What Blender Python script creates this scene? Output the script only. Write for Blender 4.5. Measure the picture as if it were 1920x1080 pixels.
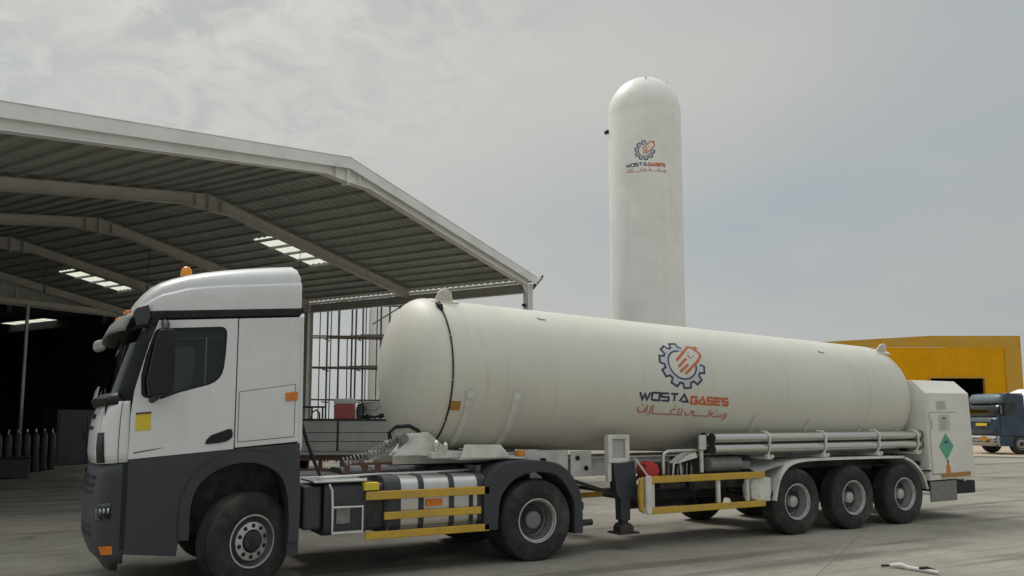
import bpy, bmesh, math, random
from mathutils import Vector, Matrix
R = math.radians
random.seed(7)
for o in list(bpy.data.objects): bpy.data.objects.remove(o)
S = bpy.context.scene
COL = S.collection

# ------------------------------------------------------------------ camera
F_PX, HZ, PITCH, TH = 1480.0, 783.0, R(6), R(28.82)
cam_d = bpy.data.cameras.new('camera'); cam = bpy.data.objects.new('camera', cam_d); COL.objects.link(cam)
cam.location = (-1.716, -10.372, 1.888)
cam.rotation_euler = (R(90) + PITCH, 0, -TH)
cam_d.sensor_width = 36; cam_d.lens = 36 * F_PX / 1920
cam_d.shift_y = (HZ - F_PX * math.tan(PITCH) - 540) / 1920
cam_d.clip_start = .1; cam_d.clip_end = 3000
S.camera = cam

# ------------------------------------------------------------------ world, sun, exposure
SUN_AZ = Vector((-0.22, 0.975, 0)).normalized(); SUN_EL = R(55)
sun_dir = Vector((SUN_AZ.x * math.cos(SUN_EL), SUN_AZ.y * math.cos(SUN_EL), math.sin(SUN_EL)))
W = bpy.data.worlds.new('World'); S.world = W; W.use_nodes = True
nt = W.node_tree; N = nt.nodes; L = nt.links; N.clear()
out = N.new('ShaderNodeOutputWorld'); bg = N.new('ShaderNodeBackground'); L.new(bg.outputs[0], out.inputs[0])
sky = N.new('ShaderNodeTexSky'); sky.sky_type = 'NISHITA'; sky.sun_disc = False
sky.sun_elevation = SUN_EL; sky.sun_rotation = math.atan2(SUN_AZ.x, SUN_AZ.y); sky.dust_density = 3.0
tc = N.new('ShaderNodeTexCoord'); sep = N.new('ShaderNodeSeparateXYZ'); L.new(tc.outputs['Generated'], sep.inputs[0])
def mnode(op, a, b=None, c=None, clamp=False):
    n = N.new('ShaderNodeMath'); n.operation = op; n.use_clamp = clamp
    for i, v in enumerate((a, b, c)):
        if v is None: continue
        if isinstance(v, (int, float)): n.inputs[i].default_value = v
        else: L.new(v, n.inputs[i])
    return n.outputs[0]
# cloud deck: project the direction on a plane overhead so clouds shrink to the horizon
zz = mnode('ADD', mnode('MAXIMUM', sep.outputs[2], 0.0), 0.22)
comb = N.new('ShaderNodeCombineXYZ'); L.new(mnode('DIVIDE', sep.outputs[0], zz), comb.inputs[0]); L.new(mnode('DIVIDE', sep.outputs[1], zz), comb.inputs[1])
def wnoise(scale, detail, rough, dist=0.0, off=(0, 0, 0)):
    mp = N.new('ShaderNodeMapping'); L.new(comb.outputs[0], mp.inputs[0]); mp.inputs['Location'].default_value = off
    n = N.new('ShaderNodeTexNoise'); n.inputs['Scale'].default_value = scale; n.inputs['Detail'].default_value = detail
    n.inputs['Roughness'].default_value = rough; n.inputs['Distortion'].default_value = dist; L.new(mp.outputs[0], n.inputs['Vector']); return n.outputs[0]
def wramp(v, stops):
    r = N.new('ShaderNodeValToRGB'); e = r.color_ramp.elements
    while len(e) < len(stops): e.new(.5)
    for el, (p, c) in zip(e, stops): el.position = p; el.color = (*c, 1)
    L.new(v, r.inputs[0]); return r.outputs[0]
def wmix(f, a, b, mode='MIX'):
    m = N.new('ShaderNodeMix'); m.data_type = 'RGBA'; m.blend_type = mode; m.clamp_factor = True
    if isinstance(f, (int, float)): m.inputs[0].default_value = f
    else: L.new(f, m.inputs[0])
    for i, v in ((6, a), (7, b)):
        if isinstance(v, tuple): m.inputs[i].default_value = (*v, 1)
        else: L.new(v, m.inputs[i])
    return m.outputs[2]
big = wnoise(.75, 4, .5, .3, (2.3, .7, 0))
base = wramp(big, [(.30, (3.35, 3.65, 3.85)), (.52, (3.95, 4.0, 3.85)), (.72, (4.4, 4.4, 4.15))])
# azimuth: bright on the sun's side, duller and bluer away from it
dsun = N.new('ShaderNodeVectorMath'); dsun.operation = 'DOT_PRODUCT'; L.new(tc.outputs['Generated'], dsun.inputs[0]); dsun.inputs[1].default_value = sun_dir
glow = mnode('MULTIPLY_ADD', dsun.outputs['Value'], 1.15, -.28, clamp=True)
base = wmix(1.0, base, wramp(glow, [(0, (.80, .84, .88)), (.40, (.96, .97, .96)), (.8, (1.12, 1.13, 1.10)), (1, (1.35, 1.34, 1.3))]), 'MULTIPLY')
# small broken cloudlets, strongest towards the sun
fine = wnoise(6.5, 8, .62, .6); f2 = wnoise(1.3, 3, .5, .2, (5, 3, 0))
cl = mnode('MULTIPLY', mnode('MULTIPLY_ADD', fine, 6.0, -2.55, clamp=True), mnode('MULTIPLY_ADD', f2, 4.5, -1.4, clamp=True), clamp=True)
cl = mnode('MULTIPLY', cl, mnode('MULTIPLY_ADD', dsun.outputs['Value'], 3.5, -2.0, clamp=True))
tex = wramp(wnoise(9, 8, .58, 1.0, (1, 4, 0)), [(.36, (.74, .765, .80)), (.47, (.92, .93, .94)), (.535, (1.05, 1.05, 1.04)), (.62, (1.16, 1.16, 1.13))])
reg = mnode('MULTIPLY', mnode('MULTIPLY_ADD', dsun.outputs['Value'], 5.0, -3.45, clamp=True), mnode('MULTIPLY_ADD', f2, 4.0, -.9, clamp=True), clamp=True)
base = wmix(reg, base, wmix(1.0, base, tex, 'MULTIPLY'))
hz = mnode('MULTIPLY_ADD', sep.outputs[2], -6.0, 1.0, clamp=True)
base = wmix(mnode('MULTIPLY', hz, .6), base, (3.7, 3.72, 3.62))
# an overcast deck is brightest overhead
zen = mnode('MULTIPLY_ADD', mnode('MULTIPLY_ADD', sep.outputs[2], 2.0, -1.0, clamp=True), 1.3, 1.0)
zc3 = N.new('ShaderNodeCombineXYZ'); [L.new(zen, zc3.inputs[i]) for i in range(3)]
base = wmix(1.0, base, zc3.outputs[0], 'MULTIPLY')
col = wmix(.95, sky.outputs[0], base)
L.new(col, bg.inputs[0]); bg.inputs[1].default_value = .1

sl = bpy.data.lights.new('sun', 'SUN'); so = bpy.data.objects.new('sun', sl); COL.objects.link(so)
sl.energy = 1.3; sl.angle = R(16); sl.color = (1, .96, .9)
so.rotation_euler = (-sun_dir).to_track_quat('-Z', 'Y').to_euler(); so.location = (0, 0, 40)
S.render.engine = 'CYCLES'
S.view_settings.view_transform = 'Standard'; S.view_settings.look = 'None'
S.view_settings.exposure = 0.36; S.view_settings.gamma = 1

# ------------------------------------------------------------------ materials
MATS = {}
def mat(name, c, rough=.5, metal=0.0, var=.12, scale=3.0, bump=0.0, bscale=40, dirt=None, dirt_amt=.0, dirt_scale=1.2, coat=0, spec=None, stretch=None):
    """procedural: base colour broken by noise, optional dirt blotches and fine bump"""
    m = bpy.data.materials.new(name); m.use_nodes = True; t = m.node_tree; b = t.nodes['Principled BSDF']
    tc = t.nodes.new('ShaderNodeTexCoord'); mp = t.nodes.new('ShaderNodeMapping'); t.links.new(tc.outputs['Object'], mp.inputs[0])
    if stretch: mp.inputs['Scale'].default_value = stretch
    n = t.nodes.new('ShaderNodeTexNoise'); n.inputs['Scale'].default_value = scale; n.inputs['Detail'].default_value = 6; n.inputs['Roughness'].default_value = .6
    t.links.new(mp.outputs[0], n.inputs['Vector'])
    r = t.nodes.new('ShaderNodeValToRGB'); e = r.color_ramp.elements
    e[0].position = .3; e[1].position = .7
    e[0].color = (*[max(0, x * (1 - var)) for x in c], 1); e[1].color = (*[min(1, x * (1 + var)) for x in c], 1)
    t.links.new(n.outputs[0], r.inputs[0]); outc = r.outputs[0]
    if dirt:
        n2 = t.nodes.new('ShaderNodeTexNoise'); n2.inputs['Scale'].default_value = dirt_scale; n2.inputs['Detail'].default_value = 8; n2.inputs['Roughness'].default_value = .65
        t.links.new(mp.outputs[0], n2.inputs['Vector'])
        r2 = t.nodes.new('ShaderNodeValToRGB'); r2.color_ramp.elements[0].position = .45; r2.color_ramp.elements[1].position = .75
        r2.color_ramp.elements[0].color = (0, 0, 0, 1); r2.color_ramp.elements[1].color = (dirt_amt,) * 3 + (1,)
        t.links.new(n2.outputs[0], r2.inputs[0])
        mx = t.nodes.new('ShaderNodeMix'); mx.data_type = 'RGBA'; t.links.new(r2.outputs[0], mx.inputs[0]); t.links.new(outc, mx.inputs[6]); mx.inputs[7].default_value = (*dirt, 1)
        outc = mx.outputs[2]
    t.links.new(outc, b.inputs['Base Color'])
    b.inputs['Roughness'].default_value = rough; b.inputs['Metallic'].default_value = metal
    if spec is not None: b.inputs['Specular IOR Level'].default_value = spec
    if coat: b.inputs['Coat Weight'].default_value = coat; b.inputs['Coat Roughness'].default_value = .1
    if bump:
        n3 = t.nodes.new('ShaderNodeTexNoise'); n3.inputs['Scale'].default_value = bscale; n3.inputs['Detail'].default_value = 5; t.links.new(mp.outputs[0], n3.inputs['Vector'])
        bp = t.nodes.new('ShaderNodeBump'); bp.inputs['Strength'].default_value = bump; bp.inputs['Distance'].default_value = .02; t.links.new(n3.outputs[0], bp.inputs['Height']); t.links.new(bp.outputs[0], b.inputs['Normal'])
    MATS[name] = m; return m
def streaks(name, amt, colr, sx=9.0, sz=.5):
    m = MATS[name]; t = m.node_tree; b = t.nodes['Principled BSDF']; src = b.inputs['Base Color'].links[0].from_socket
    tc = t.nodes.new('ShaderNodeTexCoord'); mp = t.nodes.new('ShaderNodeMapping'); mp.inputs['Scale'].default_value = (sx, 1.2, sz); t.links.new(tc.outputs['Object'], mp.inputs[0])
    n = t.nodes.new('ShaderNodeTexNoise'); n.inputs['Scale'].default_value = 1; n.inputs['Detail'].default_value = 5; n.inputs['Roughness'].default_value = .7; t.links.new(mp.outputs[0], n.inputs['Vector'])
    r = t.nodes.new('ShaderNodeValToRGB'); r.color_ramp.elements[0].position = .52; r.color_ramp.elements[1].position = .78; r.color_ramp.elements[0].color = (0, 0, 0, 1); r.color_ramp.elements[1].color = (amt,) * 3 + (1,)
    t.links.new(n.outputs[0], r.inputs[0]); mx = t.nodes.new('ShaderNodeMix'); mx.data_type = 'RGBA'; t.links.new(r.outputs[0], mx.inputs[0]); t.links.new(src, mx.inputs[6]); mx.inputs[7].default_value = (*colr, 1); t.links.new(mx.outputs[2], b.inputs['Base Color'])
def emis(name, c, s):
    m = mat(name, c); b = m.node_tree.nodes['Principled BSDF']; b.inputs['Emission Color'].default_value = (*c, 1); b.inputs['Emission Strength'].default_value = s; return m

DUST = (.32, .28, .22)
mat('cab_white', (.73, .74, .74), .30, 0, .03, 1.5, coat=.3, dirt=(.5, .48, .43), dirt_amt=.35)
mat('tank_cream', (.71, .69, .61), .5, 0, .035, .8, bump=.02, bscale=1.3, dirt=(.52, .49, .42), dirt_amt=.35, dirt_scale=.7)
streaks('tank_cream', .28, (.42, .37, .30))
mat('tower_white', (.92, .92, .88), .45, 0, .03, .8, dirt=(.6, .58, .52), dirt_amt=.35, dirt_scale=.5)
streaks('tower_white', .25, (.6, .58, .52), 5, .15)
streaks('cab_white', .35, (.5, .47, .42), 7, .6)
mat('trailer_white', (.74, .73, .68), .45, 0, .06, 5, dirt=DUST, dirt_amt=.6, dirt_scale=4)
mat('charcoal', (.038, .042, .050), .5, 0, .10, 1.5, dirt=(.10, .098, .095), dirt_amt=.2, dirt_scale=1.3)
mat('dark_plastic', (.016, .018, .022), .45, 0, .2, 6, dirt=DUST, dirt_amt=.04, dirt_scale=4, spec=.25)
mat('chassis_dark', (.028, .028, .03), .6, .2, .3, 8, dirt=(.2, .16, .12), dirt_amt=.4, dirt_scale=6)
mat('rubber', (.024, .024, .024), .85, 0, .25, 9, bump=.15, bscale=60, dirt=(.17, .15, .125), dirt_amt=.55, dirt_scale=3)
mat('rim_silver', (.6, .6, .6), .38, .8, .1, 9, dirt=(.22, .19, .16), dirt_amt=.6, dirt_scale=8)
mat('rim_grey', (.24, .25, .26), .45, .5, .1, 9, dirt=(.2, .17, .14), dirt_amt=.6, dirt_scale=8)
mat('alu', (.62, .62, .60), .33, .75, .08, 5, dirt=(.35, .33, .3), dirt_amt=.5, dirt_scale=5)
mat('steel_pipe', (.62, .61, .57), .17, .9, .1, 3, stretch=(.4, 4, 4), dirt=(.3, .28, .24), dirt_amt=.45, dirt_scale=3)
mat('chrome', (.7, .7, .7), .12, 1, .05)
mat('cabinet_paint', (.78, .76, .69), .45, 0, .04, 1.5, dirt=(.5, .47, .4), dirt_amt=.35)
mat('rail_yellow', (.62, .38, .04), .5, 0, .12, 6, dirt=(.3, .24, .14), dirt_amt=.55, dirt_scale=5)
mat('sticker_yellow', (.72, .56, .04), .45, 0, .08, 8)
mat('orange_lens', (.68, .20, .02), .25, 0, .1, 12)
mat('red_paint', (.50, .03, .03), .4, 0, .15, 6, dirt=DUST, dirt_amt=.3)
mat('logo_blue', (.035, .045, .11), .5, 0, .1, 9)
mat('logo_red', (.62, .14, .05), .5, 0, .1, 9)
mat('logo_pink', (.54, .22, .16), .5, 0, .1, 9)
mat('logo_lilac', (.56, .57, .59), .5, 0, .05, 9)
mat('green_label', (.11, .40, .27), .5, 0, .12, 9)
mat('label_grey', (.56, .56, .53), .5, 0, .08, 30)
mat('label_dark', (.05, .06, .06), .5, 0, .08, 30)
mat('label_brown', (.42, .22, .04), .5, 0, .15, 20)
mat('seat_grey', (.42, .43, .43), .8, 0, .1, 8)
mat('interior_dark', (.03, .032, .034), .8)
mat('shed_steel', (.55, .55, .52), .55, .15, .06, 2, dirt=(.26, .24, .2), dirt_amt=.35)
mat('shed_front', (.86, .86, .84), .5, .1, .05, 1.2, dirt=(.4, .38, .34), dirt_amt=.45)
mat('purlin_steel', (.34, .345, .33), .6, .1, .12, 3)
mat('roof_under', (.46, .475, .45), .6, .25, .14, .9, dirt=(.3, .28, .25), dirt_amt=.35, dirt_scale=1)
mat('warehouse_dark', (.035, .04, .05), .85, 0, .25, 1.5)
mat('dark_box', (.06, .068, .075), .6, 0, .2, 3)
mat('cyl_dark', (.07, .075, .08), .5, .1, .3, 2)
mat('yellow_clad', (.72, .355, .004), .75, 0, .07, .35, dirt=(.45, .25, .02), dirt_amt=.5, dirt_scale=.3, spec=.12)
mat('yellow_band', (.60, .33, .015), .6, 0, .14, .8, dirt=(.28, .24, .1), dirt_amt=.75, dirt_scale=.8)
mat('truck_blue', (.018, .045, .08), .35, 0, .12, 2, coat=.3, dirt=(.3, .32, .33), dirt_amt=.12, dirt_scale=2)
mat('truck_blue_light', (.11, .16, .20), .4, 0, .12, 2, dirt=(.4, .4, .4), dirt_amt=.3)
mat('bay_grey', (.42, .43, .41), .6, 0, .07, 1.5, dirt=(.24, .22, .18), dirt_amt=.5)
mat('rust_red', (.17, .085, .065), .7, .1, .25, 4, dirt=(.12, .09, .07), dirt_amt=.5)
mat('scaffold_steel', (.13, .115, .11), .6, .4, .3, 5, dirt=(.25, .13, .08), dirt_amt=.5, dirt_scale=4)
mat('plank_wood', (.17, .13, .10), .8, 0, .25, 5)
mat('cooler_red', (.45, .10, .10), .5, 0, .08, 4)
mat('plaster_white', (.62, .62, .62), .85, 0, .06, .6, dirt=(.5, .44, .42), dirt_amt=.5, dirt_scale=.4)
mat('cloth_white', (.6, .6, .57), .8, 0, .12, 6)
mat('hose_grey', (.22, .22, .21), .5, 0, .2, 9)
m = mat('lamp_amber', (.75, .28, .02), .2, 0, .1, 12)

def glass(name, tint, gl=.1):
    m = bpy.data.materials.new(name); m.use_nodes = True; t = m.node_tree; t.nodes.clear()
    o = t.nodes.new('ShaderNodeOutputMaterial'); mx = t.nodes.new('ShaderNodeMixShader'); tr = t.nodes.new('ShaderNodeBsdfTransparent'); g = t.nodes.new('ShaderNodeBsdfGlossy'); fr = t.nodes.new('ShaderNodeFresnel')
    tr.inputs[0].default_value = (*tint, 1); g.inputs['Roughness'].default_value = .03; g.inputs[0].default_value = (.9, .95, .95, 1); fr.inputs[0].default_value = 1.5
    n = t.nodes.new('ShaderNodeTexNoise'); n.inputs['Scale'].default_value = 2; ad = t.nodes.new('ShaderNodeMath'); ad.operation = 'MULTIPLY_ADD'; ad.inputs[1].default_value = gl; t.links.new(n.outputs[0], ad.inputs[0]); t.links.new(fr.outputs[0], ad.inputs[2])
    t.links.new(ad.outputs[0], mx.inputs[0]); t.links.new(tr.outputs[0], mx.inputs[1]); t.links.new(g.outputs[0], mx.inputs[2]); t.links.new(mx.outputs[0], o.inputs[0]); MATS[name] = m
glass('cab_glass', (.34, .38, .37), .0); glass('screen_glass', (.16, .19, .19), .06)
# translucent fibreglass rooflight sheet
m = bpy.data.materials.new('rooflight_sheet'); m.use_nodes = True; t = m.node_tree; t.nodes.clear()
o = t.nodes.new('ShaderNodeOutputMaterial'); tl = t.nodes.new('ShaderNodeBsdfTranslucent'); tr = t.nodes.new('ShaderNodeBsdfTransparent'); mx = t.nodes.new('ShaderNodeMixShader')
n = t.nodes.new('ShaderNodeTexNoise'); n.inputs['Scale'].default_value = 3; r = t.nodes.new('ShaderNodeValToRGB'); r.color_ramp.elements[0].color = (.88, .88, .74, 1); r.color_ramp.elements[1].color = (.97, .97, .86, 1)
t.links.new(n.outputs[0], r.inputs[0]); t.links.new(r.outputs[0], tl.inputs[0]); tr.inputs[0].default_value = (.95, .95, .85, 1); mx.inputs[0].default_value = .55
t.links.new(tl.outputs[0], mx.inputs[1]); t.links.new(tr.outputs[0], mx.inputs[2]); t.links.new(mx.outputs[0], o.inputs[0]); MATS['rooflight_sheet'] = m

# ------------------------------------------------------------------ mesh helpers
class MB:
    """collects shapes; build() links them as one mesh object"""
    def __init__(s, fn=None): s.v = []; s.f = []; s.fn = fn
    def add(s, vs, fs):
        k = len(s.v); s.v += [Vector(p) for p in vs]; s.f += [tuple(i + k for i in f) for f in fs]; return s
    def box(s, x0, x1, y0, y1, z0, z1):
        return s.add([(x, y, z) for z in (z0, z1) for y in (y0, y1) for x in (x0, x1)],
                     [(0, 2, 3, 1), (4, 5, 7, 6), (0, 1, 5, 4), (2, 6, 7, 3), (0, 4, 6, 2), (1, 3, 7, 5)])
    def bar(s, a, b, w, h, up=(0, 0, 1)):
        a = Vector(a); b = Vector(b); d = (b - a).normalized(); up = Vector(up)
        if abs(d.dot(up)) > .98: up = Vector((1, 0, 0))
        sx = d.cross(up).normalized(); uz = sx.cross(d)
        P = [p + sx * i * w / 2 + uz * j * h / 2 for p in (a, b) for i, j in ((-1, -1), (1, -1), (1, 1), (-1, 1))]
        return s.add(P, [(3, 2, 1, 0), (4, 5, 6, 7), (0, 1, 5, 4), (1, 2, 6, 5), (2, 3, 7, 6), (3, 0, 4, 7)])
    def prism(s, poly, d0, d1, ax='y'):
        n = len(poly)
        def P(p, d): return {'y': (p[0], d, p[1]), 'x': (d, p[0], p[1]), 'z': (p[0], p[1], d)}[ax]
        return s.add([P(p, d0) for p in poly] + [P(p, d1) for p in poly],
                     [tuple(range(n)), tuple(range(2 * n - 1, n - 1, -1))] + [(i, i + n, (i + 1) % n + n, (i + 1) % n) for i in range(n)])
    def tube(s, pts, r, seg=10, cap=True):
        pts = [Vector(p) for p in pts]; n = len(pts); k = len(s.v); prev = None
        for i, p in enumerate(pts):
            d = (pts[min(i + 1, n - 1)] - pts[max(i - 1, 0)]).normalized()
            if prev is None:
                a = Vector((0, 0, 1)) if abs(d.z) < .9 else Vector((1, 0, 0)); sx = d.cross(a).normalized()
            else:
                sx = (prev - d * prev.dot(d)).normalized()
            prev = sx; sy = d.cross(sx); rr = r[i] if isinstance(r, (list, tuple)) else r
            s.v += [p + (sx * math.cos(2 * math.pi * j / seg) + sy * math.sin(2 * math.pi * j / seg)) * rr for j in range(seg)]
        for i in range(n - 1):
            for j in range(seg):
                a = k + i * seg + j; b = k + i * seg + (j + 1) % seg; s.f.append((a, b, b + seg, a + seg))
        if cap: s.f.append(tuple(k + j for j in range(seg))[::-1]); s.f.append(tuple(k + (n - 1) * seg + j for j in range(seg)))
        return s
    def cyl(s, a, b, r, seg=20): return s.tube([a, b], r, seg)
    def lathe(s, prof, o=(0, 0, 0), ax='y', seg=40, a0=0, a1=360, closed=True):
        """prof = [(radius, along axis)]"""
        o = Vector(o); k = len(s.v); full = abs(a1 - a0) >= 360; m = seg if full else seg + 1
        for r_, h in prof:
            for j in range(m):
                a = R(a0 + (a1 - a0) * j / seg); c, q = math.cos(a) * r_, math.sin(a) * r_
                s.v.append(o + Vector({'y': (c, h, q), 'x': (h, c, q), 'z': (c, q, h)}[ax]))
        for i in range(len(prof) - 1):
            for j in range(seg):
                a = k + i * m + j; b = k + i * m + (j + 1) % m; s.f.append((a, b, b + m, a + m))
        return s
    def grid(s, rows, closed=False):
        k = len(s.v); m = len(rows[0])
        for r_ in rows: s.v += [Vector(p) for p in r_]
        for i in range(len(rows) - 1):
            for j in range(m if closed else m - 1):
                a = k + i * m + j; b = k + i * m + (j + 1) % m; s.f.append((a, b, b + m, a + m))
        return s
    def mesh(s, name, mt, smooth=False):
        me = bpy.data.meshes.new(name); vs = s.v
        if s.fn: vs = [s.fn(p) for p in vs]
        me.from_pydata([tuple(p) for p in vs], [], s.f)
        bm = bmesh.new(); bm.from_mesh(me); bmesh.ops.remove_doubles(bm, verts=bm.verts, dist=1e-5); bmesh.ops.recalc_face_normals(bm, faces=bm.faces); bm.to_mesh(me); bm.free()
        me.materials.append(MATS[mt])
        if smooth:
            me.polygons.foreach_set('use_smooth', [True] * len(me.polygons))
            if smooth is not True: me.set_sharp_from_angle(angle=R(smooth))
        me.update(); return me
    def build(s, name, mt, parent=None, off=None, smooth=False, bevel=0, solid=0, loc=None, kind=None, label=None, segs=2):
        """off: vertices are given in world/thing coordinates and shifted by -off"""
        if off is None and parent is not None: off = OFFS.get(parent.name)
        if off is not None:
            fn = s.fn; s.fn = (lambda p, fn=fn, off=off: (fn(p) if fn else p) - off)
        me = s.mesh(name, mt, smooth); ob = bpy.data.objects.new(name, me); COL.objects.link(ob)
        if parent is not None: ob.parent = parent; OFFS[ob.name] = off if off is not None else Vector((0, 0, 0))
        if loc is not None: ob.location = loc
        if solid: md = ob.modifiers.new('solid', 'SOLIDIFY'); md.thickness = solid; md.offset = 0
        if bevel:
            md = ob.modifiers.new('bevel', 'BEVEL'); md.width = bevel; md.segments = segs; md.limit_method = 'ANGLE'; md.angle_limit = R(35); md.harden_normals = False
        if kind: ob['kind'] = kind
        if label: ob['label'] = label
        return ob
OFFS = {}
def thing(name, label, cat, loc=(0, 0, 0), rz=0.0, group=None, local=True):
    o = bpy.data.objects.new(name, None); COL.objects.link(o); o.location = loc; o.rotation_euler.z = rz; o['label'] = label; o['category'] = cat; o.empty_display_size = .3
    if group: o['group'] = group
    OFFS[o.name] = None if local else Vector(loc)
    return o
def tag(o, label, cat, group=None):
    o['label'] = label; o['category'] = cat
    if group: o['group'] = group
    return o
def copy_tree(o, parent=None):
    c = o.copy(); COL.objects.link(c)
    if parent is not None: c.parent = parent
    OFFS[c.name] = OFFS.get(o.name)
    for ch in list(o.children): copy_tree(ch, c)
    return c
def curve(pts, k=4):
    """Catmull-Rom points through a polyline"""
    P = [Vector(p) for p in pts]; o = []
    for i in range(len(P) - 1):
        a, b_, c, d = P[max(i - 1, 0)], P[i], P[i + 1], P[min(i + 2, len(P) - 1)]
        for j in range(k):
            t = j / k; o.append(tuple(.5 * ((2 * b_) + (c - a) * t + (2 * a - 5 * b_ + 4 * c - d) * t * t + (3 * b_ - a - 3 * c + d) * t ** 3)))
    return o + [tuple(P[-1])]
def lerp(tab, x):
    if x <= tab[0][0]: return tab[0][1]
    for (a, b), (c, d) in zip(tab, tab[1:]):
        if x <= c: return b + (d - b) * (x - a) / (c - a)
    return tab[-1][1]

# ------------------------------------------------------------------ ground
def ground_mat():
    m = bpy.data.materials.new('yard_concrete'); m.use_nodes = True; t = m.node_tree; b = t.nodes['Principled BSDF']; nn = t.nodes.new; lk = t.links.new
    g = nn('ShaderNodeNewGeometry')
    def nz(sc, det=6, ro=.6, st=(1, 1, 1), dist=0):
        mp = nn('ShaderNodeMapping'); lk(g.outputs['Position'], mp.inputs[0]); mp.inputs['Scale'].default_value = st
        n = nn('ShaderNodeTexNoise'); n.inputs['Scale'].default_value = sc; n.inputs['Detail'].default_value = det; n.inputs['Roughness'].default_value = ro; n.inputs['Distortion'].default_value = dist; lk(mp.outputs[0], n.inputs['Vector']); return n.outputs[0]
    def rp(v, st):
        r = nn('ShaderNodeValToRGB'); e = r.color_ramp.elements
        while len(e) < len(st): e.new(.5)
        for el, (p, c) in zip(e, st): el.position = p; el.color = (*c, 1)
        lk(v, r.inputs[0]); return r.outputs[0]
    def mx(f, a, b_, mode='MIX'):
        x = nn('ShaderNodeMix'); x.data_type = 'RGBA'; x.blend_type = mode
        if isinstance(f, float): x.inputs[0].default_value = f
        else: lk(f, x.inputs[0])
        for i, v in ((6, a), (7, b_)):
            if isinstance(v, tuple): x.inputs[i].default_value = (*v, 1)
            else: lk(v, x.inputs[i])
        return x.outputs[2]
    c = rp(nz(.16, 5, .55, dist=.4), [(.3, (.24, .224, .192)), (.5, (.30, .28, .238)), (.7, (.35, .325, .277))])
    c = mx(.75, c, rp(nz(1.1, 8, .65), [(.3, (.72, .71, .7)), (.55, (1, 1, 1)), (.75, (1.16, 1.14, 1.1))]), 'MULTIPLY')
    c = mx(.5, c, rp(nz(14, 6, .7), [(.25, (.7, .7, .7)), (.6, (1.08, 1.08, 1.08))]), 'MULTIPLY')
    # long tyre rubber smears along the way the lorries drive
    c = mx(rp(nz(.9, 4, .5, (.12, 1.6, 1), 1.2), [(.54, (0, 0, 0)), (.66, (.6, .6, .6))]), c, (.10, .09, .078))
    c = mx(rp(nz(.35, 5, .6, (.10, 2.6, 1), .8), [(.57, (0, 0, 0)), (.64, (.5, .5, .5))]), c, (.12, .108, .09))
    # spilt pale dust and dark oil spots
    c = mx(rp(nz(2.3, 3, .4), [(.70, (0, 0, 0)), (.76, (.5, .5, .5))]), c, (.36, .33, .28))
    c = mx(rp(nz(.75, 7, .6, (1, 1, 1), .5), [(.60, (0, 0, 0)), (.68, (.5, .5, .5))]), c, (.085, .077, .065))
    lk(c, b.inputs['Base Color']); b.inputs['Roughness'].default_value = .85; b.inputs['Specular IOR Level'].default_value = .25
    bp = nn('ShaderNodeBump'); bp.inputs['Strength'].default_value = .35; bp.inputs['Distance'].default_value = .015; lk(nz(30, 6, .7), bp.inputs['Height']); lk(bp.outputs[0], b.inputs['Normal'])
    MATS['yard_concrete'] = m
ground_mat()
mat('sand', (.46, .37, .27), .95, 0, .16, .35, bump=.3, bscale=6, dirt=(.36, .32, .26), dirt_amt=.6, dirt_scale=.25)
mat('shed_floor', (.20, .185, .155), .75, 0, .18, .6, bump=.1, bscale=20, dirt=(.11, .10, .085), dirt_amt=.7, dirt_scale=.5)
g = MB(); n = 60
rows = []
for i in range(n + 1):
    rows.append([(-500 + 1000 * i / n, -500 + 1000 * j / n, 0) for j in range(n + 1)])
g.grid(rows); gr = g.build('ground', 'sand'); gr['kind'] = 'structure'
# concrete yard: slabs cast bay by bay with open joints between them
SL = 5.0; AG = R(30.5); uu = Vector((math.cos(AG), math.sin(AG), 0)); vv = Vector((-uu.y, uu.x, 0)); P0 = Vector((11.285, 12.15, 0))
MATS['joint'] = mat('joint_fill', (.13, .12, .10), .9)
jb = MB(); c4 = [P0 + uu * a + vv * b for a, b in ((-62, -47), (23, -47), (23, 22), (-62, 22))]
jb.add([(p.x, p.y, .004) for p in c4], [(0, 1, 2, 3)])
yj = jb.build('yard_base', 'joint_fill'); yj['kind'] = 'structure'
slab_me = MB().box(0.002, SL - .002, .002, SL - .002, .004, .012).mesh('slab', 'yard_concrete')
for i in range(-9, 4):
    for j in range(-7, 4):
        p = P0 + uu * (i * SL + 1) + vv * (j * SL - 1)
        o = bpy.data.objects.new('slab', slab_me); COL.objects.link(o); o.parent = yj; o.location = (p.x, p.y, random.uniform(-.002, .002)); o.rotation_euler.z = AG

# ------------------------------------------------------------------ wheels (built once at the origin, outer face towards -y)
def tyre_mb(dy=0):
    w = .152; b = MB()
    prof = [(.285, -w * .82), (.30, -w * .93), (.36, -w), (.43, -w * 1.0), (.485, -w * .95), (.515, -w * .88), (.527, -w * .76), (.531, -w * .58)]
    for g_ in (-.42, 0, .42):
        prof += [(.533, w * g_ - .016), (.520, w * g_ - .012), (.520, w * g_ + .012), (.533, w * g_ + .016)]
    prof += [(.531, w * .58), (.527, w * .76), (.515, w * .88), (.485, w * .95), (.43, w), (.36, w), (.30, w * .93), (.285, w * .82)]
    b.lathe([(r_, h + dy) for r_, h in prof], seg=56)
    for i in range(56):     # shoulder lugs
        a = 2 * math.pi * (i + .5) / 56
        for sg in (-1, 1):
            P = [(math.cos(a + q) * r_, dy + sg * w * yy, math.sin(a + q) * r_) for q in (-.033, .033) for r_, yy in ((.512, .90), (.534, .66), (.515, .60))]
            b.add(P, [(0, 1, 4, 3), (1, 2, 5, 4), (0, 3, 5, 2), (0, 2, 1), (3, 4, 5)])
    return b
TYRE = tyre_mb().mesh('tyre', 'rubber', 40); TYRE2 = tyre_mb(.335).mesh('tyre', 'rubber', 40)
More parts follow.
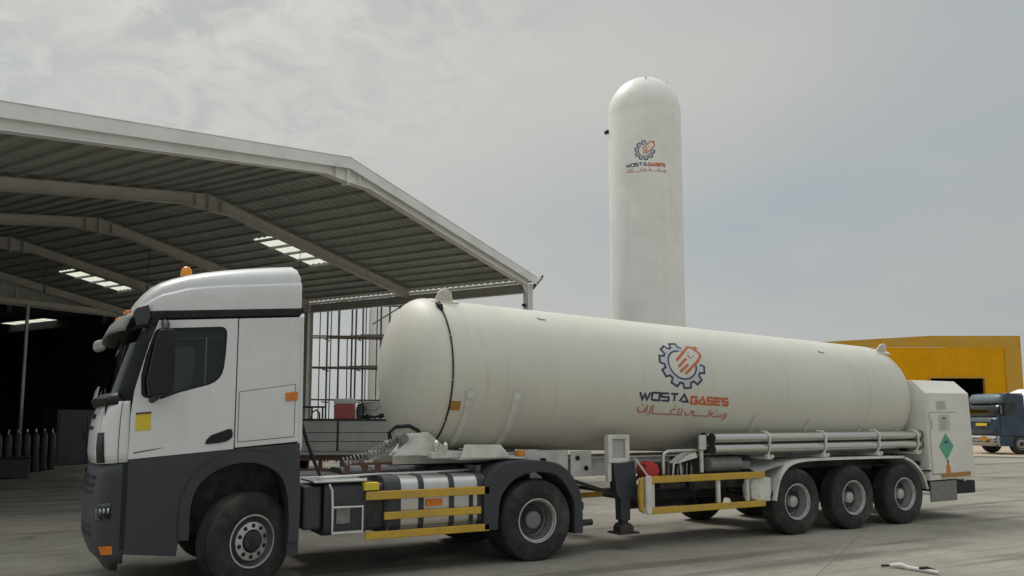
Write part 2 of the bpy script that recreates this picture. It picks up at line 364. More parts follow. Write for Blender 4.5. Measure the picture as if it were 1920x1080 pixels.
def lather(prof, mt, name, seg=48, extra=None):
    b = MB().lathe(prof, seg=seg)
    if extra: extra(b)
    return b.mesh(name, mt, 35)
mat('rim_dull', (.10, .10, .10), .5, .3, .2, 9, dirt=(.2, .17, .14), dirt_amt=.5, dirt_scale=8)
RIMF = lather([(.29, -.135), (.286, -.146), (.276, -.146), (.268, -.125), (.25, -.10), (.232, -.085), (.222, -.095), (.208, -.125), (.128, -.135), (.122, -.13), (.118, -.08), (.0, -.08)], 'rim_dull', 'rim')
LIP = lather([(.291, -.138), (.2905, -.149), (.281, -.151), (.272, -.148), (.269, -.138)], 'rim_silver', 'rim_lip')
FACEF = lather([(.210, -.121), (.207, -.131), (.128, -.141), (.121, -.134)], 'rim_silver', 'rim_face')
RIMC = lather([(.29, -.135), (.286, -.146), (.272, -.146), (.264, -.12), (.255, -.115), (.248, -.03), (.235, .0), (.225, .05), (.17, .085), (.12, .085), (0, .085)], 'rim_silver', 'rim')
HUBF = lather([(.112, -.08), (.112, -.155), (.10, -.17), (.05, -.178), (0, -.178)], 'chassis_dark', 'hub', 24)
def nuts(b, r_=.145, y=.085, h=.03):
    for i in range(10):
        a = 2 * math.pi * i / 10; b.cyl((math.cos(a) * r_, y, math.sin(a) * r_), (math.cos(a) * r_, y - h, math.sin(a) * r_), .016, 6)
HUBD = lather([(.12, .085), (.118, -.03), (.105, -.045), (.06, -.05), (0, -.05)], 'rim_grey', 'hub', 24, nuts)
HUBT = lather([(.10, .085), (.095, -.055), (.08, -.075), (.03, -.08), (0, -.08)], 'rim_silver', 'hub', 24, nuts)
def shade_discs(r_, y, n_, rad, sy=1.0):  # solid dark discs painting the shade inside the wheel's hand holes
    b = MB()
    for i in range(n_):
        a = 2 * math.pi * (i + .5) / n_; c = Vector((math.cos(a) * r_, y, math.sin(a) * r_)); t1 = Vector((math.cos(a), 0, math.sin(a))); t2 = Vector((-math.sin(a), 0, math.cos(a)))
        k = 10; ring = [c + t1 * math.cos(2 * math.pi * j / k) * rad + t2 * math.sin(2 * math.pi * j / k) * rad * sy for j in range(k)]
        b.add(ring + [p + Vector((0, .02, 0)) for p in ring], [tuple(range(k))] + [(j, (j + 1) % k, (j + 1) % k + k, j + k) for j in range(k)])
    return b
HOLF = shade_discs(.167, -.1405, 10, .024).mesh('hole_shade_discs', 'dark_plastic'); HOLC = shade_discs(.197, .062, 10, .022, 1.3).mesh('hole_shade_discs', 'dark_plastic')
DRUM = MB().lathe([(.0, .02), (.2, .02), (.2, .28), (0, .28)], seg=20).mesh('wheel', 'chassis_dark')
def wheel(root, x, y, z, kind, rz=0.0, right=False):
    """wheel > tyre, rim, hub, hole_shade_discs"""
    w = bpy.data.objects.new('wheel', DRUM); COL.objects.link(w); w.parent = root
    off = OFFS.get(root.name) or Vector((0, 0, 0))
    w.location = Vector((x, y, z)) - off; w.rotation_euler = (0, random.uniform(0, 1.0), rz + (math.pi if right else 0)); w.rotation_mode = 'YXZ'
    parts = [('tyre', TYRE)]
    if kind == 'steer': parts += [('rim', RIMF), ('rim_lip', LIP), ('rim_face', FACEF), ('hub', HUBF), ('hole_shade_discs', HOLF)]
    elif kind == 'drive': parts += [('tyre', TYRE2), ('rim', RIMC), ('rim_lip', LIP), ('hub', HUBD), ('hole_shade_discs', HOLC)]
    else: parts += [('rim', RIMC), ('rim_lip', LIP), ('hub', HUBT), ('hole_shade_discs', HOLC)]
    for nm, me in parts:
        c = bpy.data.objects.new(nm, me); COL.objects.link(c); c.parent = w
        if nm == 'hole_shade_discs': c['kind'] = 'stuff'
    return w

# ------------------------------------------------------------------ canopy shed (local axes: x = s across the gable, y = t along the ridge)
SR, ZR, ZE, SE = -8.85, 8.01, 6.53, .37          # ridge s, ridge height, eave height, eave s
SLP = (ZR - ZE) / (SE - SR); SL2 = 2 * SR - SE     # left eave s
LEN = 20.6
def zroof(s): return ZR - (SLP if s > SR else SLP * 1.09) * abs(s - SR)
shed = thing('canopy_shed', 'large open steel canopy shed with grey gable roof behind the white lorry', 'shed', (P0.x, P0.y, 0), AG)
BAYS = [0, 5, 10, 15, 20]
for bi, t in enumerate(BAYS):
    mt = 'shed_front' if bi == 0 else 'shed_steel'  # front frame made paler: sky light put into its colour
    for side in (-1, 1):
        # tapered I-section rafter, deeper at the ridge and at the knee
        b = MB(); n = 24; dr = .10; fw_ = .10 if bi else .11
        def dep(q):       # q = 0 ridge .. 1 eave
            return .275 + .15 * max(0, 1 - q / .085)
        top = []; bot = []
        for i in range(n + 1):
            q = i / n; s_ = SR + side * q * (SE - SR - .37); zt = zroof(s_) - dr; top.append((s_, zt)); bot.append((s_, zt - dep(q)))
        y0 = t
        for i in range(n):
            (a, za), (c, zc) = top[i], top[i + 1]; (_, zb), (_, zd) = bot[i], bot[i + 1]
            for hw, pts in ((.006, [(a, za), (c, zc), (c, zd), (a, zb)]), (fw_, [(a, za + .012), (c, zc + .012), (c, zc), (a, za)]), (fw_, [(a, zb), (c, zd), (c, zd - .014), (a, zb - .014)])):
                P = [(x, y0 + yy, z) for yy in (-hw, hw) for x, z in pts]
                fs = [(0, 1, 2, 3), (7, 6, 5, 4), (0, 4, 5, 1), (2, 6, 7, 3)]
                if i == 0: fs.append((0, 3, 7, 4))
                if i == n - 1: fs.append((1, 5, 6, 2))
                b.add(P, fs)
        b.build('rafter', mt, shed)
    hp = MB().box(SR - .02, SR + .02, t - .1, t + .1, zroof(SR) - .60, zroof(SR) - .09); hp.box(SR - .42, SR - .405, t - .095, t + .095, zroof(SR) - .5, zroof(SR) - .19); hp.box(SR + .405, SR + .42, t - .095, t + .095, zroof(SR) - .5, zroof(SR) - .19)
    hp.build('ridge_plate', mt, shed)
for t in (0, 10, 20):
    for s_, sg in ((0, 1), (2 * SR, -1)):
        b = MB(); b.box(s_ - .15, s_ - .135, t - .1, t + .1, 0, 6.33); b.box(s_ + .135, s_ + .15, t - .1, t + .1, 0, 6.33); b.box(s_ - .134, s_ + .134, t - .006, t + .006, 0, 6.33)
        b.box(s_ - .25, s_ + .25, t - .2, t + .2, .01, .035); b.prism([(s_ - sg * .15, 6.0), (s_ - sg * .55, 6.42), (s_ - sg * .15, 6.42)], t - .01, t + .01)
        b.build('column', 'shed_front' if t == 0 else 'shed_steel', shed)  # front columns paler too, sky light put into the colour
for k in range(2):        # eave beams that carry the rafters between columns
    for s_ in (0, 2 * SR):
        b = MB(); y0, y1 = k * 10 + .11, k * 10 + 9.89
        b.box(s_ - .09, s_ + .09, y0, y1, 6.30, 6.32); b.box(s_ - .09, s_ + .09, y0, y1, 6.02, 6.04); b.box(s_ - .02, s_ + .02, y0, y1, 6.041, 6.299)
        b.build('eave_beam', 'shed_steel', shed)
# front verge trim along both slopes
for side in (-1, 1):
    e = SR + side * (SE - SR); b = MB()
    ze = zroof(e); b.prism([(SR, ZR + .05), (e, ze + .05), (e, ze - .20), (SR, ZR - .21)], -.15, -.13)
    b.prism([(SR, ZR + .07), (e, ze + .07), (e, ze + .052), (SR, ZR + .052)], -.16, .05)
    b.build('verge_trim', 'shed_front', shed, bevel=.004)
for s_, sg in ((SE, 1), (SL2, -1)):   # eave gutters
    b = MB(); b.tube([(s_ + sg * .07, -.15, zroof(s_) - .03), (s_ + sg * .07, LEN, zroof(s_) - .03)], .065, 8); b.build('gutter', 'shed_front', shed)
# purlins
def sgn_pur(): pass
pur = [(SR + sd * (.22 + .6 * i)) for sd in (-1, 1) for i in range(15)]
for s_ in pur:
    z = zroof(s_) - .022
    b = MB(); b.box(s_ - .004, s_ + .004, -.125, LEN, z - .07, z + .01); b.box(s_ + .0041, s_ + .045, -.125, LEN, z - .07, z - .064); b.build('purlin', 'purlin_steel', shed)
# corrugated roof sheets, one metre wide, rooflights let in between them
def sheet(t0, t1, sa, sb):
    rows = []; n = 16
    for i in range(n + 1):
        t = t0 + (t1 - t0) * i / n; h = .028 if i % 4 in (1, 2) else 0.0
        rows.append([(s_, t, zroof(s_) + h) for s_ in (sa, sb)])
    return MB().grid(rows)

LIGHTS = {(1, 6): (-5.69, -3.20), (1, 17): (-5.69, -3.20), (-1, 6): (-16.2, -12.7), (-1, 17): (-15.7, -13.2), (1, 11): None}
for sd in (-1, 1):
    e = SE if sd == 1 else SL2
    for i in range(21):
        t0 = -.125 + i * .987; t1 = t0 + .987
        lt = LIGHTS.get((sd, i))
        if lt:
            a, c = lt
            segs_ = ((SR, a), (c, e)) if sd == 1 else ((SR, c), (a, e))
            for sa, sb in segs_: sheet(t0, t1, sa, sb).build('roof_sheet', 'roof_under', shed)
            sheet(t0, t1, a, c).build('rooflight', 'rooflight_sheet', shed)
        else: sheet(t0, t1, SR + .001 * sd, e).build('roof_sheet', 'roof_under', shed)
b = MB(); b.prism([(SR - .25, zroof(SR - .25) + .06), (SR, ZR + .075), (SR + .25, zroof(SR + .25) + .06), (SR, ZR + .085)], -.15, LEN); b.build('ridge_cap', 'shed_front', shed)
# far end: tie beam, posts, ribbed gable sheeting
b = MB().box(2 * SR + .16, -.16, 20.11, 20.27, 6.42, 6.62); b.build('tie_beam', 'shed_steel', shed)
for s_ in (-5.42, -9.2, -13):
    MB().box(s_ - .05, s_ + .05, 20.12, 20.22, 0, 6.4).build('end_post', 'shed_steel', shed)
for s_ in (-5.9, -7.3, -10.5): MB().box(s_ - .025, s_ + .025, 20.13, 20.18, 6.64, zroof(s_) - .15).build('gable_stud', 'shed_steel', shed)
rows = []
for i in range(0, 181):
    s_ = 2 * SR + .05 + (-2 * SR - .1) * i / 180; y = 20.34 + (.03 if i % 4 in (1, 2) else 0)
    rows.append([(s_, y, 6.36), (s_, y, max(6.52, zroof(s_) - .02))])
MB().grid(rows).build('gable_sheeting', 'roof_under', shed)
# unseen ribbed wall added on the far-left side to darken the shed inside
rows = []
for i in range(0, 161):
    y = 4.2 + 16.2 * i / 160; x = 2 * SR - .3 - (.03 if i % 4 in (1, 2) else 0); rows.append([(x, y, .05), (x, y, 6.2)])
MB().grid(rows).build('unseen_shade_wall', 'warehouse_dark', shed)

# dark warehouse joined to the shed's far end
wh = thing('warehouse', 'dark unlit warehouse opening at the far end of the canopy shed', 'warehouse', (P0.x, P0.y, 0), AG)
b = MB(); T0, T1 = 20.39, 38
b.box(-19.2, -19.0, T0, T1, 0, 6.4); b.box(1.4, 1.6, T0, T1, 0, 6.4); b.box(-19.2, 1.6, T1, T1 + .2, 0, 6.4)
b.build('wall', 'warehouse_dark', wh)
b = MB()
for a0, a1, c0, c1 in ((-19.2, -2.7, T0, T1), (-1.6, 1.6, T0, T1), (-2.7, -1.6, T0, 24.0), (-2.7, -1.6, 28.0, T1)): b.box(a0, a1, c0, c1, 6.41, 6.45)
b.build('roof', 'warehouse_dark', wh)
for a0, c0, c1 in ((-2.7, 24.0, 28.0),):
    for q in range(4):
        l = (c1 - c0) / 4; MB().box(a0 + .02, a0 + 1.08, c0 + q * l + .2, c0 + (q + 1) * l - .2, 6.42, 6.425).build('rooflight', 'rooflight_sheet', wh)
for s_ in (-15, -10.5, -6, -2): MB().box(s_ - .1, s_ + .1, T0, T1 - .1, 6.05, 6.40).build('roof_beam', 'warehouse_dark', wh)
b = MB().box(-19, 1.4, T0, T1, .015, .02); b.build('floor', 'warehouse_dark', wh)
# shelf racks and boxes barely readable in the dark
rk = thing('dark_cabinet', 'tall dark grey cabinet standing by the shed end in the shade', 'cabinet', tuple(P0 + uu * -3.6 + vv * 19.0), AG)
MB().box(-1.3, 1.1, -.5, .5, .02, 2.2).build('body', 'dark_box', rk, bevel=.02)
MB().box(-1.22, -.12, -.525, -.502, .12, 2.1).build('door', 'dark_box', rk); MB().box(-.08, 1.02, -.525, -.502, .12, 2.1).build('door', 'dark_box', rk)
MB().box(-.2, -.17, -.56, -.527, 1.0, 1.3).build('handle', 'chassis_dark', rk)
rk = thing('steel_trough', 'long low dark steel trough on the shed floor below the gas bottles', 'trough', tuple(P0 + uu * -9.2 + vv * 13.2), R(2))
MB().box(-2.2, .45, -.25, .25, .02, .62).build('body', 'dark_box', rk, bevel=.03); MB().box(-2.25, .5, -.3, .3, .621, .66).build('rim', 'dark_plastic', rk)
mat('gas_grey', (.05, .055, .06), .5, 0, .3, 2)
cm = None
for i in range(16):
    row = i % 2; q_ = (i // 2) / 7; s_ = -9.75 + 3.4 * q_ + row * .18; t_ = 13.7 + 2.5 * q_ + row * .32
    p = P0 + uu * s_ + vv * t_
    if cm is None:
        cm = thing('gas_cylinder', 'x', 'gas cylinder', tuple(p), 0, 'dark gas cylinders standing in the shed')
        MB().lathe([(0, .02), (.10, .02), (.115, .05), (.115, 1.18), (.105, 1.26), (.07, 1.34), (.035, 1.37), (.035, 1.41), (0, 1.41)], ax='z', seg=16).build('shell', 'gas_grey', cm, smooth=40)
        MB().cyl((0, 0, 1.41), (0, 0, 1.50), .018, 8).cyl((-.05, 0, 1.46), (.03, 0, 1.46), .012, 8).build('valve', 'steel_pipe', cm)
        o = cm
    else:
        o = copy_tree(cm); o.location = p; o.rotation_euler.z = random.uniform(0, 6)
        o.scale.z = random.choice((1, 1, .96, 1.05))
    o['label'] = 'dark gas cylinder standing in the %s row at the left edge of the shed' % ('front' if row == 0 else 'rear')
    o['group'] = 'gas cylinders in the %s row' % ('front' if row == 0 else 'rear')
# hanging lamp sockets on drop rods under the rafters
for q, (s_, t_, ln, lb) in enumerate(((-5.4, 5, .95, 'bare lamp holder hanging beside the nearer rooflight'), (-7.1, 10, 1.25, 'bare lamp holder hanging above the cab roof'), (-7.6, 15, .95, 'bare lamp holder hanging at the far left of the shed'))):
    p = P0 + uu * s_ + vv * t_; zt = zroof(s_) - .40
    h = thing('lamp_holder', lb, 'lamp holder', (p.x, p.y, zt), AG, 'lamp holders hanging from the rafters')
    MB().cyl((0, 0, 0), (0, 0, -ln), .009, 6).build('drop_rod', 'chassis_dark', h)
    MB().lathe([(0, -ln + .02), (.035, -ln), (.04, -ln - .08), (.02, -ln - .12), (.045, -ln - .16), (.05, -ln - .22), (.02, -ln - .26), (0, -ln - .27)], ax='z', seg=12).build('socket', 'hose_grey', h, smooth=40)
# floodlight on the front column
p = P0 + uu * .12
fl = thing('floodlight', 'slim black floodlight tilted up from the top of the front shed column', 'floodlight', (p.x, p.y, 6.15), AG)
MB().bar((.12, 0, .02), (.62, -.1, .50), .16, .05).build('lamp_body', 'dark_plastic', fl, bevel=.01); MB().bar((0, 0, -.03), (.16, 0, .05), .03, .03).build('bracket', 'chassis_dark', fl); MB().cyl((.60, -.1, .48), (.70, -.12, .56), .035, 8).build('driver_box', 'dark_plastic', fl)
p = P0 + uu * -.15
fl = thing('junction_box', 'small black junction box fixed low on the front shed column', 'junction box', (p.x, p.y, 5.55), AG)
MB().box(-.2, -.05, -.06, .04, -.02, .06).build('case', 'dark_plastic', fl, bevel=.005); MB().bar((-.05, 0, .02), (.05, 0, .02), .02, .02).build('bracket', 'chassis_dark', fl)

# ------------------------------------------------------------------ logo drawing (flat print laid on curved steel)
def ribbon(pts, w, closed=False, step=.04):
    """mitred ribbon along 2-D polyline -> list of (left, right) pairs"""
    P = []
    n = len(pts); segs = n if closed else n - 1
    for i in range(segs):
        a = Vector(pts[i]); c = Vector(pts[(i + 1) % n]); k = max(1, int((c - a).length / step))
        for j in range(k): P.append((a.lerp(c, j / k), j == 0))
    if not closed: P.append((Vector(pts[-1]), True))
    out_ = []; m = len(P)
    for i, (p, _) in enumerate(P):
        pa = P[i - 1][0] if (i or closed) else None; pb = P[(i + 1) % m][0] if (i < m - 1 or closed) else None
        d1 = (p - pa).normalized() if pa is not None else None; d2 = (pb - p).normalized() if pb is not None else None
        if d1 is None: d1 = d2
        if d2 is None: d2 = d1
        n1 = Vector((-d1.y, d1.x)); n2 = Vector((-d2.y, d2.x)); mm = (n1 + n2)
        if mm.length < .2: mm = n1
        mm.normalize(); s_ = min(2.0, 1 / max(.35, mm.dot(n1))); out_.append((p + mm * w / 2 * s_, p - mm * w / 2 * s_))
    if closed: out_.append(out_[0])
    return out_
def print_layer(b, fn, pts, w, lift, closed=False, step=.04):
    rb = ribbon(pts, w, closed, step); b.grid([[fn(p.x, p.y, lift), fn(q.x, q.y, lift)] for p, q in rb])
GLY = {'W': [[(0, 1), (.27, 0), (.5, .75), (.73, 0), (1, 1)]], 'O': [[(0, 0), (0, 1), (1, 1), (1, 0), (0, 0)]], 'S': [[(1, 1), (0, 1), (0, .52), (1, .48), (1, 0), (0, 0)]],
       'T': [[(0, 1), (1, 1)], [(.5, .9), (.5, 0)]], 'A': [[(0, 0), (.5, 1), (1, 0), (.25, 0)]], 'G': [[(1, 1), (0, 1), (0, 0), (1, 0), (1, .5), (.5, .5)]], 'E': [[(1, 1), (0, 1), (0, 0), (1, 0)], [(.12, .5), (.9, .5)]]}
def word(b, fn, txt, x0, x1, y0, y1, w, lift):
    n = len(txt); wd = [1.35 if c == 'W' else (1.15 if c == 'A' else 1.0) for c in txt]; gap = .26; tot = sum(wd) + gap * (n - 1); u_ = (x1 - x0) / tot; x = x0
    for c, q in zip(txt, wd):
        for k_, st in enumerate(GLY[c]): print_layer(b, fn, [(x + px * q * u_, y0 + py * (y1 - y0)) for px, py in st], w, lift + .0006 * k_, step=.05)
        x += (q + gap) * u_
def draw_logo(fn, sc, parent, lift=.004):
    """fn(a, b, lift) -> point on the steel; a right, b up, metres; sc scales the artwork"""
    Z = .00167 * sc
    def z(X, Y): return ((X - 600) * Z, (385 - Y) * Z)
    outl = []; inn = []
    for k in range(-3, 8):
        c = 98 + 36 * k
        for da, rr in ((-13, 212), (-8.5, 262), (8.5, 262), (13, 212)): outl.append((c + da, rr))
    outl = [(a, r_) for a, r_ in outl if 74 <= a <= 372]
    g1 = [(math.cos(R(a)) * r_ * Z, math.sin(R(a)) * r_ * Z) for a, r_ in outl]
    b = MB(); rows = [[fn(math.cos(R(a)) * 163 * Z, math.sin(R(a)) * 163 * Z, lift - .001), fn(math.cos(R(a)) * r_ * Z, math.sin(R(a)) * r_ * Z, lift - .001)] for a, r_ in outl]
    b.grid(rows); b.build('logo_gear_fill', 'logo_lilac', parent)
    b = MB(); print_layer(b, fn, g1, 22 * Z, lift, step=.06 * sc); print_layer(b, fn, [(math.cos(R(a)) * 163 * Z, math.sin(R(a)) * 163 * Z) for a in range(88, 362, 8)], 17 * Z, lift + .0005, step=.2)
    b.build('logo_gear', 'logo_blue', parent)
    b = MB(); print_layer(b, fn, [z(540, 345), z(620, 268), z(700, 190), z(742, 152), z(792, 160), z(850, 222), z(856, 262), z(800, 330), z(700, 418), z(620, 490)], 26 * Z, lift + .001)
    for q in ([z(808, 172), z(850, 150)],): print_layer(b, fn, q, 38 * Z, lift + .0016)
    print_layer(b, fn, [z(550, 415), z(665, 310)], 26 * Z, lift + .0012); print_layer(b, fn, [z(560, 470), z(672, 380)], 26 * Z, lift + .0012)
    for q in ([z(710, 222), z(722, 234)], [z(760, 266), z(772, 278)], [z(700, 262), z(706, 288), z(735, 298)]): print_layer(b, fn, q, 13 * Z, lift + .0012)
    b.build('logo_bottle', 'logo_red', parent)
    b = MB(); x0, y0 = z(92, 792); x1, y1 = z(648, 714); word(b, fn, 'WOSTA', x0, x1, y0, y1, 22 * Z, lift); b.build('lettering', 'logo_blue', parent, label='dark blue lettering WOSTA')
    b = MB(); x0, y0 = z(688, 808); x1, y1 = z(1140, 736); word(b, fn, 'GASES', x0, x1, y0, y1, 25 * Z, lift); b.build('lettering', 'logo_red', parent, label='orange red lettering GASES')
    b = MB(); AR = [[(1110, 985), (1150, 960), (1160, 925), (1135, 905), (1115, 925), (1130, 945), (1160, 945)], [(1100, 945), (1085, 945), (1080, 915)], [(1080, 948), (1042, 948), (1040, 915)], [(1040, 950), (985, 950), (955, 910), (1000, 905)], [(938, 868), (938, 948), (745, 945), (745, 900), (715, 890), (705, 920), (745, 925)], [(705, 945), (655, 942), (640, 905)],
        [(602, 866), (602, 942), (562, 942), (562, 866)], [(550, 942), (485, 942), (470, 905), (495, 882), (525, 885)], [(480, 945), (265, 942), (262, 842)], [(238, 850), (236, 935), (215, 962)], [(195, 848), (195, 935)], [(178, 870), (172, 925), (120, 935), (95, 905), (95, 872)], [(130, 850), (150, 850)], [(1015, 872), (1030, 872)], [(505, 850), (520, 850)]]
    for k_, st in enumerate(AR): print_layer(b, fn, [z(*p) for p in st], 16 * Z, lift + .0003 * (k_ % 4))
    b.build('lettering', 'logo_pink', parent, label='faded red Arabic lettering')

# ------------------------------------------------------------------ TANKER SEMI-TRAILER
TO = Vector((8.0, 0, 0))
tr = thing('tanker_trailer', 'long cream cylindrical gas tanker trailer coupled behind the white cab', 'tanker trailer', TO, 0, local=False)
TR_ = 1.05
def tz(x): return 2.50 - .03 * (x - 3)
X0, X1 = 2.5, 11.72
prof = []
for i in range(13):
    a = i / 12 * math.pi / 2; prof.append((TR_ * math.sin(a), X0 - .5 * math.cos(a)))
for i in range(1, 9): prof.append((TR_, X0 + (X1 - X0) * i / 8))
for i in range(1, 15):
    a = i / 14 * math.pi / 2; prof.append((TR_ * math.cos(a), X1 + .72 * math.sin(a)))
b = MB(lambda p: Vector((p.x, p.y, p.z + tz(p.x)))); b.lathe(prof, ax='x', seg=96); tank = b.build('tank', 'tank_cream', tr, smooth=50)
def on_tank(x, ang, lift=0): return Vector((x, -(TR_ + lift) * math.cos(ang), tz(x) + (TR_ + lift) * math.sin(ang)))
def arcband(x, a0, a1, w, th, n=16, dx=0):
    b = MB(); rows = []
    for i in range(n + 1):
        a = R(a0 + (a1 - a0) * i / n); xx = x + dx * i / n
        rows.append([on_tank(xx - w / 2, a, -.01), on_tank(xx - w / 2, a, th), on_tank(xx + w / 2, a, th), on_tank(xx + w / 2, a, -.01)])
    return b.grid(rows)
# the front weld seam and the black cable that follows it
arcband(X0 + .005, -175, 175, .025, .004, 90).build('weld_seam', 'tank_cream', tr, smooth=40)
b = MB(); b.tube([on_tank(X0 + .04 + .001 * math.sin(i * 1.7), R(-62 + 112 * i / 60), .012) for i in range(61)], .011, 6); b.build('cable', 'dark_plastic', tr)
b = MB(); b.tube([on_tank(X0 + .04, R(50), .01), on_tank(X0 + .03, R(54), .03), on_tank(X0 + .0, R(58), .04)], [.02, .045, .02], 8); b.tube([on_tank(X0 + .06, R(52), .02), on_tank(X0 + .05, R(60), .05)], .012, 6); b.build('cable_gland', 'dark_plastic', tr)
for a in (24, -8, -40): arcband(X0 + .045, a, a + 1.2, .05, .018, 2).build('cable_clip', 'tank_cream', tr)
# lifting ears
def ear(x, ang, s_=1):
    b = MB(); c = on_tank(x, R(ang)); nrm = Vector((0, -math.cos(R(ang)), math.sin(R(ang)))); ex = Vector((1, 0, 0)); side = nrm.cross(ex)
    pl = [(-.15, -.03), (.15, -.03), (.12, .06), (.10, .13), (.05, .165), (-.0, .17), (-.05, .165), (-.10, .13), (-.12, .06)]
    P = [c + ex * px + nrm * py + side * q for q in (-.014, .014) for px, py in pl]; n = len(pl)
    b.add(P, [tuple(range(n)), tuple(range(2 * n - 1, n - 1, -1))] + [(i, i + n, (i + 1) % n + n, (i + 1) % n) for i in range(n)])
    b.cyl(c + nrm * .12 + side * -.03, c + nrm * .12 + side * .03, .035, 12)
    P = [c + ex * px + nrm * q + side * py for q in (-.01, .014) for px, py in ((-.2, -.09), (.2, -.09), (.2, .09), (-.2, .09))]
    b.add(P, [(0, 1, 2, 3), (7, 6, 5, 4), (0, 4, 5, 1), (1, 5, 6, 2), (2, 6, 7, 3), (3, 7, 4, 0)])
    b.build('lifting_ear', 'tank_cream', tr, bevel=.006)
ear(2.72, 72); ear(11.78, 60)
# shallow plates and marks on the shell
for x, ang in ((4.15, 54), (9.9, 47)):
    b = MB(); b.tube([on_tank(x + .09 * math.cos(R(180 + 120 * i / 8)), R(ang) + .03 * math.sin(R(180 + 120 * i / 8)), .004) for i in range(9)], .008, 5); b.build('weld_mark', 'hose_grey', tr)
# saddle ribs
for x in (2.80, 3.50):
    arcband(x, -19, -70, .085, .035, 20).build('saddle_rib', 'trailer_white', tr, bevel=.006)
    arcband(x, -14, -19.5, .095, .05, 4).build('rib_pad', 'cab_white', tr, bevel=.006)
for x, a0 in ((7.98, -24), (9.23, -26), (10.58, -30), (11.62, -30)): arcband(x, a0, -55, .05, .05, 10).build('pipe_rib', 'tank_cream', tr, bevel=.006)
# side marker squares
def plate_on_tank(x, ang, w, h, mt, name):
    P = [[on_tank(x - w / 2, ang - h / 2 / TR_, .006), on_tank(x - w / 2, ang + h / 2 / TR_, .006)], [on_tank(x + w / 2, ang - h / 2 / TR_, .006), on_tank(x + w / 2, ang + h / 2 / TR_, .006)]]
    return MB().grid(P).build(name, mt, tr, solid=.008)
plate_on_tank(2.62, -.46, .15, .13, 'label_brown', 'reflector')
CX = 6.43
draw_logo(lambda a, b_, l: on_tank(CX + a, (b_ * .85 + .31) / TR_, l), 1.0, tr)

# chassis of the trailer
b = MB()
for y in (-.42, .42):
    for z0, z1, hw in ((1.02, 1.04, .07), (1.28, 1.30, .07), (1.041, 1.279, .01)): b.box(4.2, 12.9, y - hw, y + hw, z0, z1)
b.build('chassis_rail', 'trailer_white', tr)
b = MB(); b.prism([(1.95, 1.42), (4.3, 1.40), (4.3, 1.06), (4.05, 1.06), (3.9, 1.27), (1.95, 1.28)], -.5, -.46); b.prism([(1.95, 1.42), (4.3, 1.40), (4.3, 1.06), (4.05, 1.06), (3.9, 1.27), (1.95, 1.28)], .46, .5); b.build('gooseneck', 'trailer_white', tr, bevel=.006)
MB().box(2.0, 4.0, -.45, .45, 1.262, 1.285).build('coupling_plate', 'chassis_dark', tr)
# white saddle on the gooseneck
b = MB(); pl = []
for i in range(11):
    a = R(-114 + 48 * i / 10); pl.append((math.cos(a) * 1.06, tz(3.15) + math.sin(a) * 1.06))
pl = pl + [(.55, 1.36), (-.55, 1.36)]; 
for x in (2.72, 3.15, 3.55): b.prism(pl, x - .012, x + .012, 'x')
b.box(2.66, 3.62, -1.0, 1.0, 1.34, 1.356); b.build('saddle', 'trailer_white', tr, bevel=.004)
b = MB(); b.prism([(2.66, 1.36), (3.40, 1.36), (3.24, 1.53), (2.72, 1.54)], -1.06, -1.02); b.build('saddle_gusset', 'trailer_white', tr, bevel=.008)
# equipment under the front head
b = MB(); b.prism([(1.86, 1.40), (2.10, 1.68), (2.32, 1.70), (2.62, 1.46), (2.62, 1.36), (2.2, 1.40)], -.78, -.55); b.box(2.32, 2.8, -.9, -.5, 1.36, 1.45); b.build('front_bracket', 'trailer_white', tr, bevel=.015)
b = MB()
for x, y, z, r_ in ((2.40, -.86, 1.53, .045), (2.50, -.92, 1.50, .035)): b.lathe([(0, -.07), (r_ * .6, -.07), (r_ * .6, -.02), (r_, -.01), (r_, .04), (r_ * .5, .07), (0, .07)], (x, y, z), ax='z', seg=12)
b.build('valve', 'chrome', tr)
b = MB(); b.tube([(1.86, -.62, 1.58), (1.84, -.62, 1.70), (1.92, -.64, 1.77), (2.1, -.66, 1.78), (2.22, -.66, 1.72), (2.30, -.66, 1.60)], .028, 8); b.build('hose_hoop', 'dark_plastic', tr)
b = MB(); b.cyl((1.98, -.78, 1.62), (1.98, -.60, 1.62), .07, 12); b.cyl((1.98, -.80, 1.62), (1.98, -.78, 1.62), .05, 12); b.cyl((1.84, -.7, 1.55), (1.84, -.55, 1.55), .05, 12); b.build('air_coupling', 'hose_grey', tr)
# details between fifth wheel and landing gear
b = MB(); b.box(3.98, 4.62, -.55, -.53, 1.03, 1.42); b.box(4.64, 5.0, -.6, -.58, 1.03, 1.40); b.box(3.7, 3.98, -.62, -.60, 1.22, 1.42); b.build('chassis_plate', 'trailer_white', tr)
b = MB()
for x, z in ((4.18, 1.28), (4.3, 1.12), (4.75, 1.3), (4.9, 1.15)): b.cyl((x, -.62, z), (x, -.52, z), .035, 10)
b.build('hole_shade_plug', 'dark_plastic', tr)  # dark plugs stand for the shade inside the plate's holes
MB().lathe([(0, 0), (.07, 0), (.07, .05), (.05, .08), (0, .085)], (3.72, -.72, 1.36), ax='z', seg=14).build('marker_lamp', 'lamp_amber', tr, smooth=40)
MB().cyl((3.4, -.72, 1.345), (3.62, -.72, 1.345), .03, 8).build('marker_bracket', 'trailer_white', tr)
